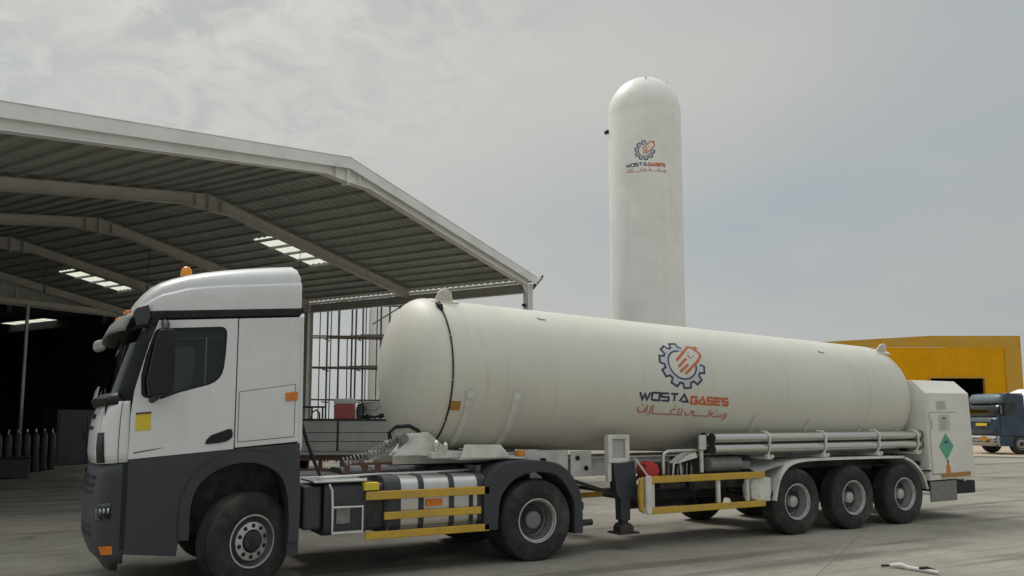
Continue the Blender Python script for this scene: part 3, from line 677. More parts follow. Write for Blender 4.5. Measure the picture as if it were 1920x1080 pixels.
# landing gear
for sg in (-1, 1):
    y = sg * .98
    b = MB(); b.box(5.0, 5.07, y - .05, y + .05, 1.24, 1.64); b.box(5.31, 5.38, y - .05, y + .05, 1.24, 1.64); b.box(5.07, 5.31, y - .05, y + .05, 1.58, 1.64); b.box(5.07, 5.31, y - .05, y + .05, 1.24, 1.31); b.box(5.0, 5.06, y - .04, y + .04, .98, 1.24)
    b.build('leg_frame', 'trailer_white', tr, bevel=.006)
    MB().box(5.075, 5.305, y - .015, y + .015, 1.32, 1.575).build('leg_backplate', 'bay_grey', tr)
    b = MB(); b.prism([(5.07, 1.23), (5.45, 1.26), (5.50, .80), (5.36, .72), (5.36, .42), (5.20, .42), (5.19, .72), (5.12, .80)], y - .075, y + .075)
    b.box(5.22, 5.34, y - .05, y + .05, .26, .43); b.build('landing_leg', 'charcoal', tr, bevel=.012)
    b = MB(); b.prism([(5.17, .26), (5.17, .33), (5.22, .38), (5.34, .38), (5.40, .33), (5.40, .26)], y - .09, y + .09); b.box(5.11, 5.46, y - .15, y + .15, .235, .259); b.build('foot', 'chassis_dark', tr)
b = MB(); b.cyl((5.28, -.9, .80), (5.28, .9, .80), .03, 8); b.bar((5.3, -.9, .75), (4.45, -.55, 1.05), .04, .05); b.bar((5.3, .9, .75), (4.45, .55, 1.05), .04, .05); b.bar((5.4, -.9, .85), (6.1, -.5, 1.1), .03, .04); b.build('leg_brace', 'chassis_dark', tr)
b = MB(); b.tube([(5.42, -1.10, 1.30), (5.62, -1.12, 1.05), (5.56, -1.16, .98)], .014, 6); b.build('winding_handle', 'trailer_white', tr)
# red hose cap, bent steel pipe, pump cabinet, tool boxes below the tank
b = MB(); b.lathe([(0, -.1), (.13, -.1), (.14, -.06), (.14, .12), (0, .12)], (5.78, -.95, 1.11), seg=8); b.build('hose_cap', 'red_paint', tr); 
b = MB(); b.tube([(5.98, -1.05, 1.05), (5.98, -1.05, 1.30), (6.0, -1.05, 1.355), (6.06, -1.05, 1.385), (6.3, -1.04, 1.39), (6.9, -.95, 1.39)], .028, 10); b.tube([(6.2, -1.0, 1.02), (6.22, -1.0, 1.2), (6.34, -1.0, 1.22), (6.36, -1.0, 1.0)], .02, 8); b.build('transfer_pipe', 'steel_pipe', tr, smooth=50)
b = MB(); b.box(6.70, 6.83, -1.06, -1.02, 1.40, 1.62); b.box(6.74, 6.79, -1.03, -.99, 1.05, 1.39); b.build('tube_bracket', 'trailer_white', tr, bevel=.004)
MB().prism([(6.28, 1.20), (6.68, 1.28), (6.64, 1.36), (6.5, 1.33)], -1.02, -.8).build('tray', 'trailer_white', tr)
b = MB(); b.box(6.0, 6.5, -.95, -.45, .82, 1.2); b.box(6.62, 7.9, -.9, -.45, .78, 1.28); b.box(5.9, 7.9, -.42, .42, .6, .75); b.build('pump_box', 'chassis_dark', tr, bevel=.02)
b = MB(); 
for i in range(7):
    x = 6.02 + i * .09; b.tube([(x, -1.0, .98), (x + .01, -1.0, 1.1 + .05 * (i % 3)), (x + .05, -.95, 1.16)], .012, 6)
b.cyl((6.9, -.98, 1.17), (7.55, -.98, 1.17), .11, 14); b.box(7.62, 7.8, -1.0, -.8, 1.08, 1.2); b.build('pump_piping', 'hose_grey', tr)
b = MB(); b.lathe([(0, -.35), (.12, -.33), (.19, -.2), (.19, .75), (.12, .88), (0, .9)], (6.3, 0, .62), ax='x', seg=20); b.build('air_reservoir', 'chassis_dark', tr, smooth=40)
# side guard
b = MB(); b.box(5.605, 7.86, -1.25, -1.215, .945, 1.045); b.build('guard_rail', 'rail_yellow', tr, bevel=.008)
b = MB(); b.box(5.605, 7.86, -1.25, -1.215, .505, .60); b.build('guard_rail', 'rail_yellow', tr, bevel=.008)
b = MB(); b.prism([(5.50, .53), (5.50, 1.03), (5.57, 1.06), (5.60, 1.03), (5.60, .53), (5.55, .50)], -1.262, -1.20); b.build('guard_end_post', 'trailer_white', tr, bevel=.012)
b = MB(); b.prism([(5.42, .56), (5.40, .80), (5.42, 1.0), (5.49, 1.04), (5.49, .52)], -1.22, -1.16); b.build('guard_end_pad', 'rail_yellow', tr, bevel=.012)
for x in (5.65, 6.92, 7.52): MB().box(x - .028, x + .028, -1.212, -1.17, .605, .94).build('guard_post', 'trailer_white', tr)
b = MB(); b.bar((6.45, -1.15, .92), (6.9, -.7, .55), .03, .03); b.bar((7.1, -1.15, .92), (7.5, -.7, .62), .03, .03); b.build('guard_stay', 'chassis_dark', tr)
# far side guard too
b = MB(); b.box(5.605, 7.86, 1.215, 1.25, .945, 1.045); b.box(5.605, 7.86, 1.215, 1.25, .505, .6); b.build('guard_rail', 'rail_yellow', tr)
# mudguards
mp_ = [(8.06, .58), (8.10, .74), (8.16, .90), (8.26, 1.03), (8.40, 1.13), (8.60, 1.185), (8.90, 1.205), (9.42, 1.21), (11.15, 1.20), (11.32, 1.18), (11.52, 1.11), (11.70, .99), (11.84, .83), (11.94, .60)]
mp_ = curve(mp_, 3)
for sg in (-1, 1):
    b = MB(); b.grid([[(x, sg * 1.245, z), (x, sg * .78, z)] for x, z in mp_]); b.build('mudguard', 'trailer_white', tr, solid=.012)
    b = MB(); rows = []
    for i, (x, z) in enumerate(mp_):
        a = mp_[max(0, i - 1)]; c = mp_[min(len(mp_) - 1, i + 1)]; d = Vector((c[0] - a[0], c[1] - a[1])).normalized(); nx, nz = -d.y, d.x
        rows.append([(x + nx * .012, sg * 1.262, z + nz * .012), (x + nx * .012, sg * 1.235, z + nz * .012), (x - nx * .028, sg * 1.235, z - nz * .028), (x - nx * .028, sg * 1.262, z - nz * .028)])
    b.grid(rows, closed=True); b.build('mudguard_lip', 'trailer_white', tr)
b = MB(); b.add([(7.72, -1.2, 1.02), (8.34, -1.2, 1.145), (8.30, -.7, 1.22), (7.86, -.7, 1.16)], [(0, 1, 2, 3)]); b.build('walk_plate', 'bay_grey', tr, solid=.02)
b = MB(); b.prism([(7.62, .62), (7.60, .80), (7.66, .93), (7.9, .96), (8.05, .93), (8.02, .57), (7.8, .57)], -1.20, -1.0); b.build('front_spray_guard', 'trailer_white', tr, bevel=.02)
# hose tubes
for z, yy in ((1.57, -1.10), (1.405, -1.10), (1.575, -.93), (1.41, -.93)):
    b = MB(); b.cyl((6.91, yy, z), (11.98, yy, z), .074, 24); b.build('hose_tube', 'steel_pipe', tr, smooth=50)
    MB().cyl((6.893, yy, z), (6.912, yy, z), .08, 20).build('tube_cap', 'chassis_dark', tr, smooth=50); MB().cyl((11.978, yy, z), (12.0, yy, z), .079, 20).build('tube_cap', 'chassis_dark', tr, smooth=50)
for x in (8.06, 9.37, 10.75, 11.84):
    pl = [(x, -1.0, 1.66), (x, -1.10, 1.66), (x, -1.165, 1.62), (x, -1.187, 1.57), (x, -1.18, 1.49), (x, -1.187, 1.40), (x, -1.165, 1.35), (x, -1.14, 1.32), (x, -1.14, 1.24)]
    MB().tube(pl, .020, 6).build('tube_clamp', 'trailer_white', tr, smooth=50)
    b = MB(); b.box(x - .07, x + .07, -1.17, -.5, 1.225, 1.265); b.cyl((x - .05, -1.19, 1.27), (x - .05, -1.12, 1.27), .025, 8); b.cyl((x + .05, -1.19, 1.27), (x + .05, -1.12, 1.27), .025, 8); b.build('clamp_foot', 'trailer_white', tr)
# axles and suspension
for x in (8.585, 9.95, 11.31):
    for sg in (-1, 1): wheel(tr, x, sg * 1.085, .535, 'trail', 0, sg > 0)
    b = MB(); b.cyl((x, -1.0, .53), (x, 1.0, .53), .07, 12); b.box(x - .25, x - .1, -.65, -.35, .55, .95); b.box(x - .25, x - .1, .35, .65, .55, .95)
    for sg in (-1, 1): b.cyl((x + .3, sg * .5, .62), (x + .3, sg * .5, .98), .13, 14); b.bar((x - .35, sg * .5, .75), (x + .4, sg * .5, .60), .1, .08)
    b.build('axle', 'chassis_dark', tr)
b = MB(); b.box(8.2, 11.9, -.72, .72, 1.03, 1.20); b.build('wheel_bay_cover', 'chassis_dark', tr)
# rear cabinet
cab_poly = [(12.02, .74), (13.42, .76), (13.33, 2.35), (12.02, 2.34)]
b = MB(); zt = 2.59
P = []
for y in (-1.25, 1.25):
    P += [(12.02, y, .74), (13.42, y, .76), (13.34, y, 2.35), (12.02, y, 2.34)]
P += [(12.02, -.99, zt), (13.33, -.99, zt), (13.33, .99, zt), (12.02, .99, zt)]
b.add(P, [(0, 1, 2, 3), (7, 6, 5, 4), (0, 4, 5, 1), (3, 2, 9, 8), (8, 9, 10, 11), (11, 10, 6, 7), (0, 3, 8, 11, 7, 4), (1, 5, 6, 10, 9, 2)])
b.build('rear_cabinet', 'cabinet_paint', tr, bevel=.012)
def side_plate(name, mt, poly, y0=-1.258, y1=-1.251, **k): return MB().prism(poly, y0, y1).build(name, mt, tr, **k)
b = MB(); b.box(12.10, 12.88, -1.262, -1.2515, .86, 1.98); cd = b.build('cabinet_door', 'cabinet_paint', tr, bevel=.004)
b = MB(); b.prism([(12.085, .845), (12.895, .845), (12.895, 1.995), (12.085, 1.995)], -1.2512, -1.2505); b.build('door_seal', 'hose_grey', tr)
MB().tube([(12.15, -1.27, 1.86), (12.13, -1.28, 1.80), (12.13, -1.28, 1.74), (12.15, -1.27, 1.70)], .012, 6).build('handle', 'chrome', cd)
side_plate('hazard_diamond', 'green_label', [(12.53, 1.60), (12.755, 1.36), (12.53, 1.10), (12.315, 1.36)], -1.268, -1.2625)
side_plate('hazard_print', 'label_dark', [(12.46, 1.44), (12.60, 1.47), (12.58, 1.42), (12.50, 1.41)], -1.271, -1.2685)
side_plate('notice', 'label_grey', [(12.34, 1.64), (12.68, 1.64), (12.68, 1.95), (12.34, 1.95)], -1.266, -1.2625)
b = MB(); random.seed(3)
for i in range(5): b.box(12.38, 12.38 + random.uniform(.15, .26), -1.268, -1.2665, 1.68 + i * .04, 1.69 + i * .04)
b.build('notice_print', 'hose_grey', tr); MB().box(12.46, 12.56, -1.27, -1.2665, 1.87, 1.895).build('notice_print', 'label_dark', tr)
side_plate('notice', 'label_grey', [(12.32, 2.04), (12.60, 2.04), (12.60, 2.20), (12.32, 2.20)])
b = MB()
for i in range(4): b.box(12.35, 12.57, -1.2605, -1.2585, 2.065 + i * .034, 2.078 + i * .034)
b.build('notice_print', 'bay_grey', tr)
side_plate('bottle_label', 'orange_lens', [(12.49, .87), (12.63, .87), (12.62, .98), (12.57, 1.05), (12.54, 1.05), (12.50, .98)], -1.268, -1.2625)
side_plate('bottle_label_top', 'label_dark', [(12.535, 1.052), (12.585, 1.052), (12.58, 1.10), (12.54, 1.10)], -1.268, -1.2625)
side_plate('reflective_strip', 'label_brown', [(12.36, .785), (13.24, .80), (13.24, .875), (12.36, .86)], -1.27, -1.2645)
b = MB(); b.box(12.035, 12.09, -1.2535, -1.2505, .76, 2.32); b.build('cabinet_edge', 'trailer_white', tr)
MB().box(12.08, 12.86, -1.22, -1.19, .35, .72).build('mud_flap', 'hose_grey', tr, bevel=.005)
b = MB(); b.box(12.9, 13.48, -1.2, 1.2, .46, .70); b.build('rear_bumper', 'dark_plastic', tr, bevel=.02)
MB().cyl((13.1, -1.22, .70), (13.1, -1.22, .74), .03, 8).build('grab_lug', 'trailer_white', tr)
MB().cyl((11.92, -1.0, 1.05), (11.92, -1.12, 1.05), .045, 8).build('drain_plug', 'dark_plastic', tr); MB().bar((11.95, -1.1, .92), (12.05, -1.26, .92), .04, .03).build('cabinet_stop', 'dark_plastic', tr)
MB().tube([(12.1, -.5, 2.55), (12.1, -.5, 2.82), (12.05, -.5, 2.85)], .02, 6).build('vent_pipe', 'dark_plastic', tr)
# inner gas piping seen between tank end and cabinet
for z in (1.1, 1.3): MB().cyl((11.9, -.8, z), (12.0, -.8, z), .06, 10).build('pipe_stub', 'chassis_dark', tr)

# ------------------------------------------------------------------ TRACTOR UNIT
CO = Vector((1.5, 0, 0))
tc_ = thing('lorry_cab', 'white sleeper cab tractor unit with charcoal skirts parked in front of the tank', 'lorry', CO, 0, local=False)
def shear(p): return Vector((p.x, p.y, p.z + .085 * (p.x + .2)))
def cmb(): return MB(shear)
def ring(xf, z, hw=1.24, th0=0, th1=180, n=36, ex=None, bow=.05, inset=0):
    pts = []
    if ex is None: ex = -1.222 - xf
    for i in range(n + 1):
        th = R(th0 + (th1 - th0) * i / n); c, s_ = math.cos(th), math.sin(th)
        y = -hw * math.copysign(abs(c) ** .5, c); q = 1 - max(0, s_) ** .5
        pts.append((xf + inset + bow * (y / hw) ** 2 + (ex - bow) * q, y * (1 - inset / hw), z))
    return pts
# white front mask: two corner pieces and the centre, with open seams between
LV = [(-1.55, 1.52), (-1.565, 1.62), (-1.56, 1.80), (-1.54, 1.98), (-1.50, 2.11), (-1.47, 2.15)]
def corner_top(i, lv): return lv
def mask(th0, th1, name, n=12, lv=LV, mt='cab_white', hw=1.24, **k):
    b = cmb(); b.grid([ring(x, z, hw, th0, th1, n) for x, z in lv]); return b.build(name, mt, tc_, smooth=40, solid=.02, **k)
mask(0, 5.0, 'corner_strip', 4); mask(5.9, 48, 'corner_panel'); mask(175, 180, 'corner_strip', 4); mask(132, 174.1, 'corner_panel')
mask(49, 131, 'front_panel', 16)
# grille slats let into the front
for k in range(4): b = cmb(); b.grid([ring(-1.552, 1.60 + k * .13, 1.24, 72, 108, 14), ring(-1.554, 1.60 + k * .13 + .05, 1.24, 72, 108, 14)]); b.build('grille_slat', 'dark_plastic', tc_, solid=.02)
b = cmb(); b.grid([ring(-1.572, 1.53, 1.242, 27, 46, 8), ring(-1.586, 1.68, 1.242, 28, 46, 8), ring(-1.578, 1.84, 1.242, 32, 46, 8)]); b.build('air_vane', 'dark_plastic', tc_, solid=.02, smooth=40)
# lower front: bumper, lamps
LB = [(-1.44, .50), (-1.53, .60), (-1.575, .72), (-1.59, .95), (-1.58, 1.20), (-1.56, 1.40), (-1.54, 1.51)]
b = cmb(); b.grid([ring(x, z, 1.235, 0, 180, 40) for x, z in LB]); b.build('bumper', 'charcoal', tc_, smooth=40, solid=.02)
b = cmb(); b.grid([ring(-1.44, .495, 1.2, 4, 176, 40), ring(-1.40, .42, 1.1, 6, 174, 40)]); b.build('bumper_lip', 'dark_plastic', tc_, solid=.02, smooth=40)
for a0, a1, l in ((9, 34, 'L'), (146, 171, 'R')):
    b = cmb(); b.grid([ring(-1.606, .96, 1.25, a0, a1, 10), ring(-1.608, 1.03, 1.25, a0, a1, 10), ring(-1.600, 1.12, 1.25, a0, a1 + (3 if l == 'L' else 0), 10)]); hl = b.build('headlight', 'cab_glass', tc_, smooth=60, solid=.008)
    b = cmb(); b.grid([ring(-1.597, .95, 1.243, a0, a1, 10), ring(-1.592, 1.13, 1.243, a0, a1, 10)]); b.build('lamp_pocket', 'dark_plastic', hl)
    b = MB(shear)
    for th in ((14, 21, 28) if l == 'L' else (152, 159, 166)):
        p = ring(-1.602, 1.03, 1.247, th, th, 1)[0]; b.lathe([(0, 0), (.028, -.004), (.030, .012)], (p[0] + .004, p[1], 1.045), ax='x', seg=12)
    b.build('reflector', 'rim_silver', hl)
    b = cmb(); b.grid([ring(-1.545, .605, 1.25, a0 - 2 if l == 'L' else a0, a1 - 6 if l == 'L' else a1, 8), ring(-1.575, .69, 1.25, a0 - 2 if l == 'L' else a0, a1 - 4 if l == 'L' else a1, 8)]); b.build('fog_lamp', 'orange_lens', tc_, solid=.012)
b = cmb()
for z in (.78, .86, 1.2, 1.28, 1.36): b.grid([ring(-1.60 if z < 1 else -1.59, z, 1.24, 50, 130, 12), ring(-1.60 if z < 1 else -1.59, z + .04, 1.24, 50, 130, 12)])
b.build('lower_grille', 'dark_plastic', tc_)
# windscreen with black surround
WS = [(-1.515, 2.155), (-1.47, 2.30), (-1.40, 2.55), (-1.33, 2.78), (-1.28, 2.93)]
b = cmb(); b.grid([ring(x, z, 1.215, 26, 154, 30, .34, .07) for x, z in WS]); b.build('windscreen', 'screen_glass', tc_, smooth=60)
for a0, a1 in ((0, 26), (154, 180)):
    b = cmb(); b.grid([ring(x, z, 1.218, a0, a1, 10, .34, .07) for x, z in WS]); b.build('windscreen_pillar', 'dark_plastic', tc_, smooth=60, solid=.03)
b = cmb(); b.grid([ring(-1.53, 2.12, 1.235, 0, 180, 40), ring(-1.56, 2.19, 1.225, 8, 172, 40), ring(-1.50, 2.24, 1.2, 12, 168, 40)]); b.build('scuttle', 'dark_plastic', tc_, smooth=50, solid=.015)
b = cmb()
for y0 in (-.8, -.05, .6): b.bar((-1.535, y0, 2.20), (-1.50, y0 + .55, 2.34), .02, .015)
b.build('wiper', 'dark_plastic', tc_)
# header with band, sun visor, marker lamps
b = cmb(); b.grid([ring(x, z, hw, 0, 180, 36, .34, .07) for x, z, hw in ((-1.285, 2.925, 1.22), (-1.27, 2.98, 1.235), (-1.24, 3.06, 1.24), (-1.225, 3.088, 1.235))]); b.build('roof_header', 'dark_plastic', tc_, smooth=50, solid=.02)
b = cmb(); b.grid([ring(x, z, 1.2, 8, 172, 30, .24, .06) for x, z in ((-1.28, 3.10), (-1.37, 3.07), (-1.43, 3.01), (-1.465, 2.93), (-1.475, 2.89))]); b.build('sun_visor', 'hose_grey', tc_, smooth=60, solid=.02)
for y in (-1.02, -.35, .35, 1.02): MB(shear).lathe([(0, 0), (.045, 0), (.04, .03), (0, .045)], (-1.36 + .08 * abs(y), y, 3.085), ax='z', seg=10).build('marker_lamp', 'orange_lens', tc_)
b = cmb(); [cmb().prism([(-1.20, 2.93), (-1.24, 3.08), (-1.20, 3.13), (-1.09, 3.16), (-1.07, 3.03), (-1.09, 2.95)], *yy_).build('header_corner', 'charcoal', tc_, bevel=.015) for yy_ in ((-1.262, -1.21), (1.21, 1.262))]
# high roof
TOPP = [(-1.26, 3.10), (-1.23, 3.20), (-1.16, 3.31), (-1.06, 3.41), (-.94, 3.48), (-.80, 3.53), (-.55, 3.585), (-.25, 3.625), (.1, 3.655), (.46, 3.67), (.50, 3.66)]
CRP = [(-1.26, 3.10), (-1.15, 3.14), (-.98, 3.25), (-.70, 3.32), (-.40, 3.345), (.0, 3.355), (.50, 3.37)]
rows = []
for x in (-1.255, -1.245, -1.22, -1.18, -1.12, -1.05, -.96, -.84, -.70, -.52, -.30, -.05, .20, .40, .46, .50, .522):
    zt_ = lerp(TOPP, x) if x < .47 else (3.64 if x < .51 else 3.56); zc_ = min(lerp(CRP, x), zt_ - .034); q = max(0, min(1, (x + 1.27) / .32)); hw = 1.235 * (1 - (1 - q) ** 3.2) ** (1 / 2.6) if q < 1 else 1.235
    hw = max(hw, .02); zb = 3.09
    half = [(hw, zb), (hw, zb + (zc_ - zb) * .5), (hw - .004, zc_ - .02), (hw - .012, zc_), (hw - .06, zc_ + .028)]
    w0, z0 = hw - .06, zc_ + .028
    for i in range(1, 13):
        a = i / 12 * math.pi / 2; half.append((w0 * math.cos(a) ** .5, z0 + max(.001, zt_ - z0) * math.sin(a) ** .72))
    rows.append([(x, -y, z) for y, z in half] + [(x, y, z) for y, z in half[-2::-1]])
b = cmb(); b.grid(rows); k = len(b.v) - len(rows[-1]); b.f.append(tuple(range(k, k + len(rows[-1])))); b.build('high_roof', 'cab_white', tc_, smooth=22)
MB(shear).box(-1.07, .522, -1.243, 1.243, 3.005, 3.085).build('roof_band', 'dark_plastic', tc_, bevel=.01)
# beacon
bk = MB().lathe([(0, .0), (.075, 0), (.07, .05), (.06, .10), (.03, .13), (0, .135)], (-.57, .3, 3.665), ax='z', seg=16).build('beacon', 'lamp_amber', tc_, smooth=50)
MB().lathe([(0, -.06), (.08, -.06), (.08, .0), (0, .0)], (-.57, .3, 3.665), ax='z', seg=16).build('beacon_base', 'dark_plastic', bk)
# side panels, near (-1) and far (+1)
win = [(-1.03, 2.845), (-1.10, 2.60), (-1.135, 2.40), (-1.125, 2.21), (-1.10, 2.175), (-1.05, 2.16), (-.93, 2.145), (-.76, 2.20), (-.46, 2.265), (-.40, 2.29), (-.355, 2.33), (-.325, 2.38), (-.308, 2.45), (-.295, 2.60), (-.288, 2.80), (-.293, 2.85), (-.31, 2.88), (-.335, 2.895), (-.37, 2.90), (-.97, 2.90), (-1.0, 2.89), (-1.02, 2.87)]
door = [(-1.22, 1.545), (-.180, 1.545), (-.180, 2.985), (-.985, 2.985), (-1.065, 2.75), (-1.13, 2.50), (-1.19, 2.25), (-1.215, 2.0)]
def keyhole(outer, inner):
    # join outer ring and reversed inner ring at their closest corners
    bi, bj = min(((i, j) for i in range(len(outer)) for j in range(len(inner))), key=lambda q: (outer[q[0]][0] - inner[q[1]][0]) ** 2 + (outer[q[0]][1] - inner[q[1]][1]) ** 2)
    o_ = outer[bi:] + outer[:bi + 1]; inn = inner[bj:] + inner[:bj + 1]
    a = sum((o_[i][0] * o_[(i + 1) % len(o_)][1] - o_[(i + 1) % len(o_)][0] * o_[i][1]) for i in range(len(o_))); c = sum((inn[i][0] * inn[(i + 1) % len(inn)][1] - inn[(i + 1) % len(inn)][0] * inn[i][1]) for i in range(len(inn)))
    if (a > 0) == (c > 0): inn = inn[::-1]
    return o_, inn
def holed_panel(outer, inner, y0, y1):
    """flat panel with a window opening, made with a bmesh boolean-free triangle fill"""
    bm = bmesh.new(); es = []
    for lp in (outer, inner):
        vs = [bm.verts.new((x, 0, z)) for x, z in lp]
        es += [bm.edges.new((vs[i], vs[(i + 1) % len(vs)])) for i in range(len(vs))]
    bmesh.ops.triangle_fill(bm, use_beauty=True, use_dissolve=False, edges=es)
    bm.verts.ensure_lookup_table(); b = MB(shear); n = len(bm.verts)
    co = [v.co.copy() for v in bm.verts]
    fs = [tuple(v.index for v in f.verts) for f in bm.faces]
    b.add([(c.x, y0, c.z) for c in co] + [(c.x, y1, c.z) for c in co], fs + [tuple(i + n for i in f[::-1]) for f in fs] + [(i, (i + 1) % len(outer), (i + 1) % len(outer) + n, i + n) for i in range(len(outer))] + [(len(outer) + i, len(outer) + (i + 1) % len(inner), len(outer) + (i + 1) % len(inner) + n, len(outer) + i + n) for i in range(len(inner))])
    bm.free(); return b
def grow(poly, d):
    c = (sum(p[0] for p in poly) / len(poly), sum(p[1] for p in poly) / len(poly)); return [(p[0] + d * (1 if p[0] > c[0] else -1), p[1] + d * (1 if p[1] > c[1] else -1)) for p in poly]
for sg in (-1, 1):
    def yy(a, c): return (sg * a, sg * c)
    dr_ = holed_panel(door, win, sg * 1.245, sg * 1.205).build('door', 'cab_white', tc_)
    fr_ = holed_panel(win, [(p[0] * .93 - .046, (p[1] - 2.5) * .93 + 2.503) for p in win], sg * 1.243, sg * 1.22); fr_.build('window_frame', 'dark_plastic', dr_)
    cmb().prism(win, sg * 1.236, sg * 1.232).build('window', 'cab_glass', dr_)
    cmb().prism([(-.475, 1.625), (-.465, 1.67), (-.42, 1.715), (-.24, 1.768), (-.205, 1.76), (-.193, 1.72), (-.20, 1.67), (-.25, 1.635), (-.32, 1.625)], sg * 1.258, sg * 1.2455).build('handle', 'dark_plastic', dr_, bevel=.004)
    pn = cmb().prism([(-.167, 1.555), (.52, 1.555), (.52, 2.985), (-.167, 2.985)], sg * 1.244, sg * 1.20).build('side_panel', 'cab_white', tc_, bevel=.006)
    cmb().prism([(-.135, 1.62), (.47, 1.62), (.47, 2.205), (-.135, 2.16)], sg * 1.249, sg * 1.2445).build('locker_lid', 'cab_white', pn, bevel=.003)
    cmb().prism([(-.145, 1.61), (.48, 1.61), (.48, 2.215), (-.145, 2.17)], sg * 1.2448, sg * 1.2443).build('locker_seal', 'hose_grey', pn)
    cmb().prism([(.365, 2.025), (.50, 2.03), (.50, 2.125), (.365, 2.12)], sg * 1.268, sg * 1.25).build('side_reflector', 'orange_lens', pn, bevel=.004)
    # rear corner post
    cmb().prism([(.52, 1.50), (.56, 1.42), (.575, 1.5), (.56, 2.99), (.52, 2.99)], sg * 1.225, sg * 1.15).build('rear_corner', 'cab_white', tc_, bevel=.01)
    if sg < 0:
        MB(shear).box(-1.165, -1.02, -1.2495, -1.2455, 1.83, 2.0).build('sticker', 'sticker_yellow', dr_); MB(shear).box(-1.165, -1.02, -1.2515, -1.2458, 2.0, 2.02).build('sticker_print', 'label_dark', dr_)
        b = cmb(); b.prism([(-1.17, 1.60), (-.98, 1.618), (-.88, 1.632), (-.98, 1.628), (-1.17, 1.612)], -1.2485, -1.2455); b.build('script_badge', 'label_dark', dr_)
    # skirt below the door with wheel arch cut
    arch = [(-.70, .60), (-.70, .95), (-.65, 1.14), (-.56, 1.30), (-.40, 1.42), (-.22, 1.50), (-.02, 1.525), (.18, 1.50), (.40, 1.38), (.53, 1.22), (.56, 1.05)]
    sk = [(-1.24, .50), (-.72, .44)] + curve(arch, 3) + [(.545, 1.555), (-.19, 1.555), (-1.24, 1.545)]
    MB().prism([(x, z) for x, z in sk[:-3]] + [(.545, 1.60), (-.19, 1.545), (-1.24, 1.45)], sg * 1.243, sg * 1.19).build('skirt', 'charcoal', tc_, bevel=.01)
    MB().prism([(-1.20, 1.12), (-.80, 1.24), (-.66, 1.30), (-.60, 1.36), (-.9, 1.31), (-1.20, 1.25)], sg * 1.247, sg * 1.242).build('skirt_crease', 'charcoal', tc_)
    MB().box(-1.255, -1.215, sg * 1.248 if sg < 0 else 1.19, sg * 1.19 if sg < 0 else 1.248, .55, 1.43).build('gap_shade_strip', 'dark_plastic', tc_)  # solid dark strip painting the shade of the step recess
    # arch moulding
    ai = [(-.60, .60), (-.60, .90), (-.565, 1.08), (-.49, 1.21), (-.35, 1.32), (-.17, 1.385), (.05, 1.39), (.24, 1.32), (.36, 1.20), (.42, 1.0), (.44, .75), (.44, .50)]
    ao = [(-.705, .60), (-.705, .95), (-.655, 1.14), (-.565, 1.30), (-.405, 1.42), (-.22, 1.505), (0, 1.525), (.20, 1.49), (.42, 1.36), (.545, 1.18), (.56, .90), (.55, .50)]
    ai, ao = curve(ai), curve(ao)
    b = MB(); rows = []
    for (a, za), (c, zc_) in zip(ai, ao): rows.append([(a, sg * 1.26, za), (c, sg * 1.268, zc_), (c, sg * 1.20, zc_), (a, sg * .78, za)])
    b.grid(rows, closed=True); b.build('wheel_arch', 'charcoal', tc_, smooth=30)
    MB().prism([(.435, .35), (.56, .35), (.56, .60), (.435, .60)], sg * 1.22, sg * .85).build('mud_flap', 'charcoal', tc_)
# cab shell: floor, rear wall, roof lining, seats
b = cmb(); b.box(.49, .515, -1.19, 1.19, 1.4, 3.0); b.box(-1.1, .49, -1.18, 1.18, 1.42, 1.50); b.box(-1.05, .49, -1.18, 1.18, 2.985, 3.0); b.box(-1.45, -1.12, -1.1, 1.1, 1.7, 2.2); b.build('cab_interior', 'interior_dark', tc_)
for y in (-.72, .72):
    b = cmb(); b.box(-.72, -.2, y - .25, y + .25, 1.75, 1.92); b.prism([(-.26, 1.85), (-.10, 1.85), (-.02, 2.46), (-.14, 2.48)], y - .24, y + .24); b.prism([(-.16, 2.49), (-.06, 2.48), (-.02, 2.70), (-.12, 2.72)], y - .15, y + .15); b.build('seat', 'seat_grey', tc_, bevel=.03)
b = cmb(); b.lathe([(.22, -.015), (.235, 0), (.22, .015)], (-.90, -.72, 2.12), ax='x', seg=20); b.build('steering_wheel', 'dark_plastic', tc_)
b = cmb(); b.box(.515, .53, -1.15, 1.15, 1.45, 3.05); b.build('cab_rear_wall', 'cab_white', tc_)
# mirrors
for sg in (-1, 1):
    b = cmb(); b.prism([(-1.07, 2.19), (-1.09, 2.35), (-1.02, 2.78), (-.99, 2.88), (-.86, 2.88), (-.83, 2.83), (-.83, 2.24), (-.87, 2.17)], sg * 1.44, sg * 1.33); mr = b.build('side_mirror', 'dark_plastic', tc_, bevel=.03, segs=3)
    b = cmb(); b.prism([(-.84, 2.30), (-.84, 2.79), (-.8295, 2.79), (-.8295, 2.30)], sg * 1.405, sg * 1.365); b.build('mirror_glass', 'chrome', mr)
    cmb().tube([(-.93, sg * 1.39, 2.87), (-.93, sg * 1.36, 2.94), (-.93, sg * 1.24, 2.96)], .04, 8).build('mirror_arm', 'charcoal', mr, smooth=50)
    b = cmb(); b.tube([(-.96, sg * 1.38, 2.22), (-.99, sg * 1.32, 2.16), (-1.02, sg * 1.24, 2.14)], .035, 8); b.build('mirror_arm', 'charcoal', mr, smooth=50)
b = cmb(); b.prism([(-1.50, 2.84), (-1.56, 2.87), (-1.56, 2.97), (-1.48, 3.0), (-1.41, 2.98), (-1.41, 2.87)], 1.02, 1.25); fm = b.build('front_mirror', 'bay_grey', tc_, bevel=.03)
b = cmb(); b.tube([(-1.46, 1.1, 2.98), (-1.40, 1.05, 3.07), (-1.25, 1.0, 3.1)], .025, 8); b.build('mirror_arm', 'dark_plastic', fm)
